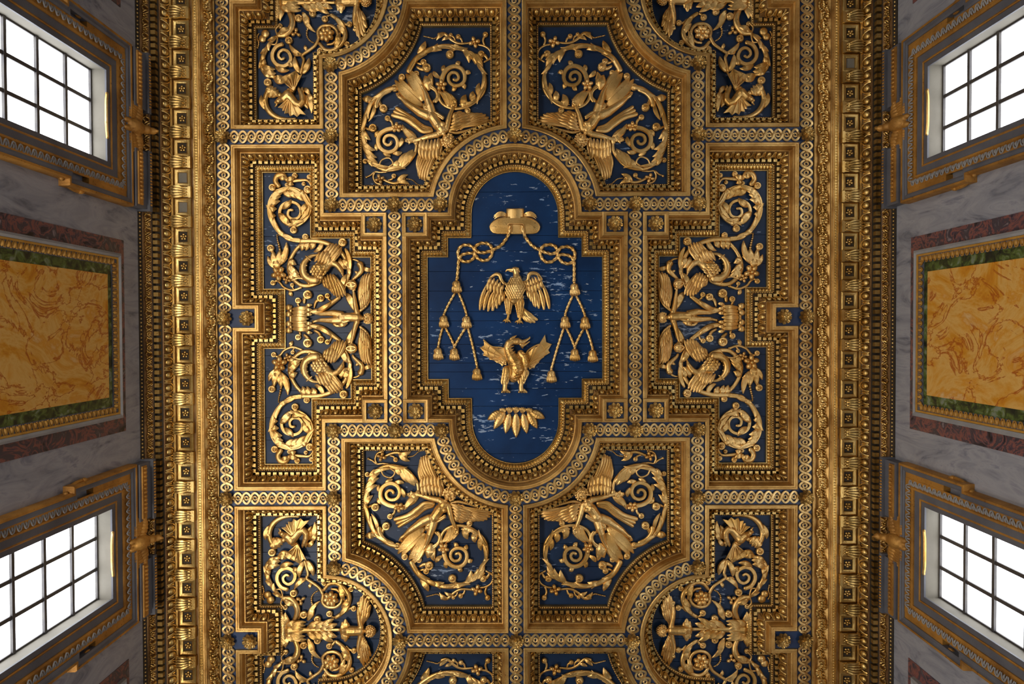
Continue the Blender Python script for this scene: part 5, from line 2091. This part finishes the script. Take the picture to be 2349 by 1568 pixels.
for j, y in enumerate((572, 574, 580, 600, 630, 660)):
    kr = (0.90, 0.97, 1.0, 1.0, 1.0, 1.0)[j]
    for i in range(13):
        a = math.pi * i / 12
        x_, y_ = H.p(1182 - 81 * kr * math.cos(a), y + 8 * math.sin(a))
        vs.append((x_, y_, PANEL_D - 11 * kr * math.sin(a)))
for j in range(5):
    for i in range(12):
        p_ = j * 13 + i
        fs.append((p_, p_ + 1, p_ + 14, p_ + 13))
fs.append(tuple(range(13)))
q.add(vs, fs)
mk('crown', q, RELIEF, hat, 60)
q = MB()
H.st(q, [(1118, 726), (1130, 716), (1180, 716), (1245, 717), (1258, 728)], 6, 6, 12.5)
mk('cord_slot', q, RELIEF, hat)
for sg in (-1, 1):
    q = MB()
    for dy_, ln in ((-22, 92), (-6, 108), (10, 112), (24, 104)):
        H.lo(q, (1182 + sg * 84, 634 + dy_ * .4), (1182 + sg * (84 + ln), 646 + dy_), 9, -.14 * sg, -1, False)
    H.ba(q, (1182 + sg * 90, 634), 12, 1)
    mk('bow', q, RELIEF, hat)


def rope(pts, r, start=0.0):
    p = catmull([H.p(*a) for a in pts], 1.6)
    n = len(p)
    rr = r * H.k
    ln = np.concatenate([[0], np.cumsum(np.linalg.norm(np.diff(p, axis=0), axis=1))])
    path = [(a[0], a[1], PANEL_D - rr - 1.2 - start * max(0.0, 1 - l_ / 26.0) ** 0.5) for a, l_ in zip(p, ln)]
    return MB().tube(path, [rr] * n, 1.0, 12, 0, list(ln / rr * 0.62))


def z2(x, y):
    """from the lower enlargement (880, 700, 3.733) to the upper one"""
    return x / 3.733 * 3.915, (700 - 330 + y / 3.733) * 3.915


def tassel(root, c, top, r=44, h=64):
    """knob, netted head and fringed skirt hanging from top; c is the middle"""
    k = H.k
    tx, ty = H.p(*top)
    cx, cy_ = H.p(*c)
    l = math.hypot(cx - tx, cy_ - ty)
    u = ((cx - tx) / l, (cy_ - ty) / l)
    s_ = (-u[1], u[0])

    def at(a, b_, z):
        return (tx + u[0] * a + s_[0] * b_, ty + u[1] * a + s_[1] * b_, PANEL_D - z)
    R_ = r * k
    hd = MB()
    prof = [(0, .20), (2.2, .30), (3.6, .22), (4.8, .45), (8, .72), (13, .84), (17, .82)]
    hd.tube([at(a, 0, R_ * .62 + 1) for a, w_ in prof], [w_ * R_ for a, w_ in prof], .8, 12)
    kn = mk('tassel', hd, RELIEF, root, 55)
    net = MB()
    for i in range(-2, 3):
        net.tube([at(6 + .3 * abs(i), i * R_ * .26, R_ * (1.1 - .12 * abs(i)) + 1.2), at(11, (i + .9) * R_ * .28, R_ * (1.28 - .12 * abs(i)) + 1), at(16, (i + .2) * R_ * .34, R_ * (1.26 - .14 * abs(i)) + 1)], .8, 1, 5)
    mk('net', net, RELIEF, kn, 55)
    sk = MB()
    for i in range(9):
        v_ = (i - 4) / 4
        hh = R_ * .55 * math.sqrt(max(0.05, 1 - .75 * v_ * v_))
        sk.tube([at(15, v_ * R_ * .55, R_ * .6 + hh * .6), at(22, v_ * R_ * .82, R_ * .6 + hh), at(29, v_ * R_ * .92 + (1 if i % 2 else -1) * .8, R_ * .5 + hh * .9), at(34.5 - 2.5 * abs(v_), v_ * R_ * .86, R_ * .4 + hh * .5)],
                [R_ * .16, R_ * .22, R_ * .2, R_ * .07], 1, 7)
    mk('fringe', sk, RELIEF, kn, 55)


for sg, nm in ((-1, 'left'), (1, 'right')):
    root = thing('tasselled_cord', (*H.p(1182 + sg * 430, 1100), PANEL_D), f'knotted gilt cord with six tassels hanging {nm} of the eagle', 'cord carving', 'tasselled cords of the hat')
    if sg < 0:
        T1 = ((655, 1278), (655, 1210))
        T2 = [((1018 - 880) * 3.915, (736 - 330) * 3.915), ((1070 - 880) * 3.915, (737.5 - 330) * 3.915)]
        T3 = [((1005 - 880) * 3.915, (810 - 330) * 3.915), ((1042 - 880) * 3.915, (811 - 330) * 3.915), ((1094 - 880) * 3.915, (857 - 330) * 3.915)]
        cords = [[(1135, 740), (1126, 800), (1100, 850), (1050, 912), (985, 945), (930, 968), (870, 975), (822, 950), (790, 918), (745, 905), (695, 918), (668, 960), (672, 1015), (705, 1048), (755, 1055), (800, 1030), (818, 985), (820, 930), (850, 898), (895, 888), (945, 900), (972, 940), (972, 990), (940, 1035), (890, 1045), (845, 1025), (815, 985), (765, 980), (710, 992), (675, 1032), (668, 1100), (658, 1210)],
                 ]
        low = [((622, 1345), T2[0]), ((668, 1345), T2[1]), ((478, 1710), T3[0]), ((520, 1700), T3[1]), ((690, 1700), T3[1]), ((742, 1700), T3[2])]
    else:
        T1 = ((1715, 1305), (1712, 1235))
        T2 = [((1296.5 - 880) * 3.915, (737.5 - 330) * 3.915), ((1342 - 880) * 3.915, (739 - 330) * 3.915)]
        T3 = [((1265 - 880) * 3.915, (862 - 330) * 3.915), ((1318.5 - 880) * 3.915, (812.5 - 330) * 3.915), ((1359.5 - 880) * 3.915, (815 - 330) * 3.915)]
        cords = [[(1242, 740), (1255, 800), (1290, 860), (1340, 915), (1400, 950), (1460, 975), (1520, 985), (1568, 955), (1595, 930), (1640, 920), (1690, 935), (1718, 980), (1712, 1035), (1680, 1068), (1630, 1070), (1588, 1045), (1565, 1000), (1560, 945), (1530, 912), (1485, 902), (1435, 915), (1408, 955), (1412, 1005), (1445, 1050), (1490, 1060), (1535, 1040), (1570, 1000), (1620, 992), (1680, 1010), (1708, 1050), (1712, 1120), (1712, 1235)]]
        low = [((1700, 1372), T2[0]), ((1742, 1372), T2[1]), ((1600, 1715), T3[0]), ((1650, 1705), T3[1]), ((1800, 1712), T3[1]), ((1845, 1712), T3[2])]
    for cds in cords:
        mk('cord', rope(cds, 14, 13.0), RELIEF, root, 80)
    tops = {}
    for c_, t_ in [T1] + [(c_, None) for c_ in T2 + T3]:
        if t_ is None:
            t_ = (c_[0], c_[1] - 66)
        tassel(root, c_, t_)
    hangs = [(T1[0], T2[0], -18), (T1[0], T2[1], 18), (T2[0], T3[0] if sg < 0 else T3[0], -14), (T2[0], T3[1], 14), (T2[1], T3[1], -14), (T2[1], T3[2], 14)]
    for a_, b_, dx in hangs:
        st_ = (a_[0] + dx, a_[1] + 62)
        en_ = (b_[0], b_[1] - 66)
        mid = ((st_[0] + en_[0]) / 2 + dx * .25, (st_[1] + en_[1]) / 2)
        mk('cord', rope([st_, mid, en_], 11), RELIEF, root, 80)

# eagle
E_ = Sheet(1090, 600, 10.4526)
root = thing('carved_eagle', (*E_.p(960, 800), PANEL_D), 'gilt eagle with open wings and head turned to the left', 'eagle carving')
b = MB()
E_.chain(b, [(960, 190, 110, 72), (985, 300, 110, 76), (1000, 400, 120, 110), (980, 520, 130, 165), (960, 650, 140, 215), (950, 780, 130, 205), (950, 880, 100, 170)])
E_.chain(b, [(930, 180, 110, 55), (1010, 180, 110, 50), (1060, 240, 95, 22)])
E_.chain(b, [(900, 195, 115, 46), (830, 190, 112, 34), (770, 195, 108, 26), (738, 225, 104, 16), (735, 250, 100, 8)])
E_.chain(b, [(880, 235, 112, 24), (800, 220, 108, 14)])
E_.chain(b, [(925, 185, 160, 16)])
E_.chain(b, [(800, 940, 110, 105), (800, 1060, 105, 85), (800, 1180, 95, 48), (795, 1300, 85, 34), (780, 1360, 80, 34)])
E_.chain(b, [(1060, 960, 120, 120), (1070, 1080, 115, 100), (1080, 1200, 100, 66), (1080, 1330, 85, 36), (1070, 1390, 80, 34)])
for fx, fy_ in ((770, 1370), (1060, 1395)):
    for tx_, ty_ in ((-105, 60), (-50, 95), (10, 95), (85, 90)):
        E_.chain(b, [(fx, fy_, 78, 28), (fx + tx_ * .6, fy_ + ty_ * .5, 86, 24), (fx + tx_, fy_ + ty_, 60, 12)])
mk('body', fused(b, 0.8, 3), RELIEF, root, 180)
q = MB()
for j in range(9):
    for i in range(9):
        x, y = 760 + i * 52 + (j % 2) * 26, 420 + j * 52
        cxr, wr = 970 - (y - 420) * .06, 115 + min(1, (y - 400) / 180) * 105 - max(0, y - 700) * .28
        v_ = (x - cxr) / wr
        if abs(v_) < 1:
            lift = (134 + wr * 0.98 * math.sqrt(1 - v_ * v_)) * E_.k - 3.4
            E_.lo(q, (x, y - 40), (x + (x - cxr) * .08, y + 52), 34, 0, lift, True, .34, .4)
for fx, y0_, n_, w_ in ((800, 930, 5, 90), (1065, 960, 6, 105)):
    for j in range(n_):
        ww = w_ * (1 - .13 * j)
        for i in range(4):
            v_ = -1 + 2 * i / 3
            lift = (112 + ww * 1.08 * math.sqrt(max(.1, 1 - v_ * v_ * .8)) * (1 - .04 * j)) * E_.k - 2.6
            E_.lo(q, (fx + v_ * ww * .8, y0_ + j * 58 - 40), (fx + v_ * ww * .9, y0_ + j * 58 + 90), 26, 0, lift, True, .4, .4)
mk('plumage', q, RELIEF, root, 55)
for nm_, rows, bone in (
        ('wing', [([(330, 480), (420, 520), (520, 560), (640, 640)], [(112, 1148), (215, 1150), (310, 1180), (410, 1165)], 4, 62, 3, 5, .06),
                  ([(520, 560), (590, 610), (660, 660), (720, 700)], [(430, 1165), (500, 1130), (590, 1030), (660, 940)], 4, 58, 5, 7, .05),
                  ([(330, 430), (400, 440), (480, 470), (620, 560)], [(300, 680), (400, 740), (520, 780), (640, 830)], 5, 46, 10, 11, .02),
                  ([(380, 380), (460, 400), (560, 440), (680, 560)], [(330, 520), (420, 560), (520, 600), (640, 690)], 5, 42, 13, 14, .02)],
         [(780, 560), (680, 510), (615, 420), (590, 330), (510, 300), (400, 360), (320, 470)]),
        ('wing', [([(1290, 640), (1380, 600), (1480, 560), (1590, 500)], [(1420, 1060), (1520, 1110), (1640, 1140), (1775, 1120)], 4, 64, 5, 3, -.05),
                  ([(1220, 640), (1280, 640), (1340, 640), (1400, 640)], [(1290, 870), (1350, 960), (1390, 1010), (1450, 1080)], 4, 52, 7, 6, -.04),
                  ([(1210, 540), (1320, 500), (1440, 450), (1560, 420)], [(1240, 700), (1340, 740), (1460, 720), (1600, 620)], 6, 46, 11, 10, -.02),
                  ([(1190, 480), (1290, 430), (1390, 380), (1500, 350)], [(1220, 600), (1320, 600), (1440, 560), (1580, 500)], 6, 42, 14, 13, -.02)],
         [(1150, 500), (1240, 470), (1275, 390), (1290, 310), (1380, 275), (1500, 310), (1600, 430)])):
    q = MB()
    for r_ in rows:
        E_.wing(q, *r_)
    E_.st(q, bone, 34, 26, 8, .8, 50)
    mk(nm_, q, RELIEF, root, 55)
q = MB()
for tt in ((1250, 1430), (1340, 1455), (1430, 1450), (1490, 1390), (1390, 1310)):
    E_.lo(q, (1140, 1100), tt, 58, .1, 2, True, .4)
mk('tail', q, RELIEF, root, 55)

# dragon
D_ = Sheet(1090, 755, 6.147)
root = thing('carved_dragon', (*D_.p(580, 560), PANEL_D), 'gilt standing dragon with bat wings and head turned right, below the eagle', 'dragon carving')
b = MB()
D_.chain(b, [(600, 170, 70, 50), (530, 165, 72, 48), (475, 195, 74, 52), (455, 260, 76, 56), (480, 330, 78, 66), (520, 400, 84, 86), (570, 480, 92, 106), (590, 560, 92, 112), (570, 640, 84, 96), (540, 690, 70, 60)])
D_.chain(b, [(640, 340, 74, 52), (690, 390, 74, 62), (700, 470, 74, 64), (680, 550, 70, 60)])
D_.chain(b, [(600, 160, 74, 44), (660, 180, 74, 30), (710, 160, 72, 22), (765, 125, 68, 14)])
D_.chain(b, [(645, 210, 68, 26), (665, 235, 64, 22), (720, 205, 62, 14), (768, 170, 60, 8)])
D_.chain(b, [(660, 240, 62, 20), (668, 262, 56, 12)])
D_.chain(b, [(505, 135, 84, 22), (540, 110, 84, 18), (582, 86, 76, 7)])
D_.chain(b, [(605, 165, 112, 20)])
D_.chain(b, [(770, 110, 70, 10)])
D_.chain(b, [(455, 580, 92, 74), (440, 650, 90, 66), (425, 730, 80, 44), (420, 800, 70, 36), (415, 850, 62, 38)])
D_.chain(b, [(720, 610, 84, 46), (690, 680, 84, 44), (655, 740, 76, 36), (645, 800, 68, 34), (650, 850, 62, 38)])
for fx, fy_ in ((415, 855), (655, 855)):
    for tx_ in (-36, 0, 38, 70):
        D_.chain(b, [(fx + tx_ * .4, fy_, 56, 24), (fx + tx_, fy_ + 30, 50, 16), (fx + tx_ * 1.1, fy_ + 40, 34, 8)])
mk('body', fused(b, 0.75, 3), RELIEF, root, 180)
q = MB()
for i, (xa, ya, xb_, yb_) in enumerate(((415, 230, 545, 235), (415, 285, 540, 275), (425, 345, 560, 310), (440, 400, 640, 370), (455, 450, 650, 420), (480, 505, 660, 470), (540, 560, 665, 520), (550, 610, 660, 575), (540, 650, 640, 625), (530, 690, 620, 672))):
    xm, ym = (xa + xb_) / 2, (ya + yb_) / 2
    n_ = 9
    pts = []
    for k_ in range(n_):
        t = k_ / (n_ - 1)
        x, y = xa + (xb_ - xa) * t, ya + (yb_ - ya) * t + 18 * math.sin(math.pi * t)
        hgt = (70 + (60 + 8 * min(i, 6)) * math.sin(math.pi * (0.12 + .76 * t))) * D_.k
        if i > 3:
            hgt += 40 * D_.k
        px_, py_ = D_.p(x, y)
        pts.append((px_, py_, PANEL_D - hgt - .4))
    q.tube(pts, 1.5, 1, 6)
for xa, ya, xb_, yb_ in ((650, 320, 715, 345), (665, 375, 750, 370), (672, 425, 760, 415), (670, 475, 762, 470), (670, 525, 755, 522)):
    pts = []
    for k_ in range(7):
        t = k_ / 6
        px_, py_ = D_.p(xa + (xb_ - xa) * t, ya + (yb_ - ya) * t)
        pts.append((px_, py_, PANEL_D - (78 + 58 * math.sin(math.pi * (.15 + .7 * t))) * D_.k))
    q.tube(pts, 1.5, 1, 6)
mk('belly_bands', q, RELIEF, root, 55)
q = MB()
for fx, n_ in ((445, 4), (700, 3)):
    for j in range(n_):
        for i in range(3):
            v_ = -1 + i
            cx_ = fx - j * 8 - (fx > 600) * j * 14
            D_.lo(q, (cx_ + v_ * 34, 535 + j * 48 + (fx > 600) * 40), (cx_ + v_ * 36 - 6, 625 + j * 48 + (fx > 600) * 40), 20, 0, (120 + 40 * (1 - abs(v_)) - 10 * j) * D_.k, False, .4, .4)
mk('leg_fur', q, RELIEF, root, 55)
for tips, rt in ((((400, 270), (235, 240), (118, 150), (68, 260), (112, 365), (205, 425), (300, 468), (382, 520), (440, 500)), (430, 420)),
                 (((725, 330), (830, 240), (925, 205), (985, 80), (1078, 210), (1052, 328), (968, 390), (895, 470), (835, 545), (770, 565)), (740, 500))):
    q = MB()
    R0 = np.array(D_.p(*rt))
    T = [np.array(D_.p(*t)) for t in tips]
    d0 = PANEL_D - 8
    for a_, b_ in zip(T, T[1:]):
        mid = (a_ + b_) / 2 * .9 + R0 * .1
        vs = [(*R0, d0 - 2), (*a_, d0), (*mid, d0 + 1.6), (*b_, d0)]
        vs += [(x, y, z + 3.5) for x, y, z in vs]
        q.add(vs, [(0, 1, 2), (0, 2, 3), (4, 6, 5), (4, 7, 6), (1, 5, 6, 2), (2, 6, 7, 3)])
    for t in T[2:]:
        q.tube([(*(R0 + (t - R0) * s), d0 - 1.6) for s in np.linspace(0, 1, 7)], np.linspace(1.9, .8, 7), 1, 6)
    q.tube(catmull([(*t, d0 - 1.5) for t in [tuple(D_.p(*rt))] + [tuple(t) for t in T[:3]]], 3), 1.9, 1, 6)
    for fr_ in (.45, .72):
        q.tube(catmull([(*(R0 + (t - R0) * fr_), d0 - 1.0) for t in T[2:]], 3), .8, 1, 5)
    mk('wing', q, RELIEF, root, 40)

# leaf cluster
root = thing('leaf_cluster', (*D_.p(575, 1250), PANEL_D), 'gilt fan of seven pointed leaves below the standing dragon', 'leaf carving')


def pointed_leaf(base, tip, w):
    b0, t0 = np.array(D_.p(*base)), np.array(D_.p(*tip))
    L_ = np.linalg.norm(t0 - b0)
    u = (t0 - b0) / L_
    s_ = np.array([-u[1], u[0]])
    w *= D_.k
    mb = MB()
    n, m_ = 22, 8
    vs = []
    for j in range(n + 1):
        t = j / n
        hw = w * (math.sin(math.pi * min(1, t * .93 + .07)) ** .75) * (1 + .06 * math.cos(t * 44))
        for i in range(m_ + 1):
            v_ = -1 + 2 * i / m_
            p_ = b0 + u * (L_ * t - abs(v_) * 0) + s_ * v_ * hw
            z = 3.5 + 4.2 * math.sin(math.pi * (.1 + .8 * t)) + (1 - abs(v_)) * 1.8 + 1.0 * math.cos((t * 7 - abs(v_) * .9) * 2 * math.pi) * (1 - .4 * abs(v_)) * min(1, abs(v_) * 3)
            if i in (0, m_):
                z = 1.0
            vs.append((p_[0], p_[1], PANEL_D - z))
    fs = []
    for j in range(n):
        for i in range(m_):
            p_ = j * (m_ + 1) + i
            fs.append((p_, p_ + 1, p_ + m_ + 2, p_ + m_ + 1))
    mb.add(vs, fs)
    mid = [(*(b0 + u * L_ * t), PANEL_D - (6.5 + 4.2 * math.sin(math.pi * (.1 + .8 * t)))) for t in np.linspace(.02, .96, 12)]
    mb.tube(mid, np.linspace(1.5, .5, 12), 1, 6)
    return mb


for base, tip, w_ in (((385, 1160), (172, 1278), 62), ((415, 1170), (262, 1410), 62), ((480, 1190), (428, 1472), 62), ((576, 1190), (578, 1530), 68), ((675, 1190), (728, 1472), 62), ((745, 1170), (875, 1402), 62), ((775, 1160), (984, 1258), 62)):
    mk('leaf', pointed_leaf(base, tip, w_), RELIEF, root, 60)
for i in range(5):
    q = MB()
    x = 390 + i * 92
    y = 1128 - 14 * math.sin(math.pi * i / 4) + 6
    for k_ in range(4):
        D_.lo(q, (x - 20 + 10 * k_, 1172), (x - 42 + 26 * k_, y - 30 + abs(k_ - 1.5) * 8), 17, .1, 6, True)
    D_.ba(q, (x, 1150), 34, 3)
    mk('curled_leaf', q, RELIEF, root)
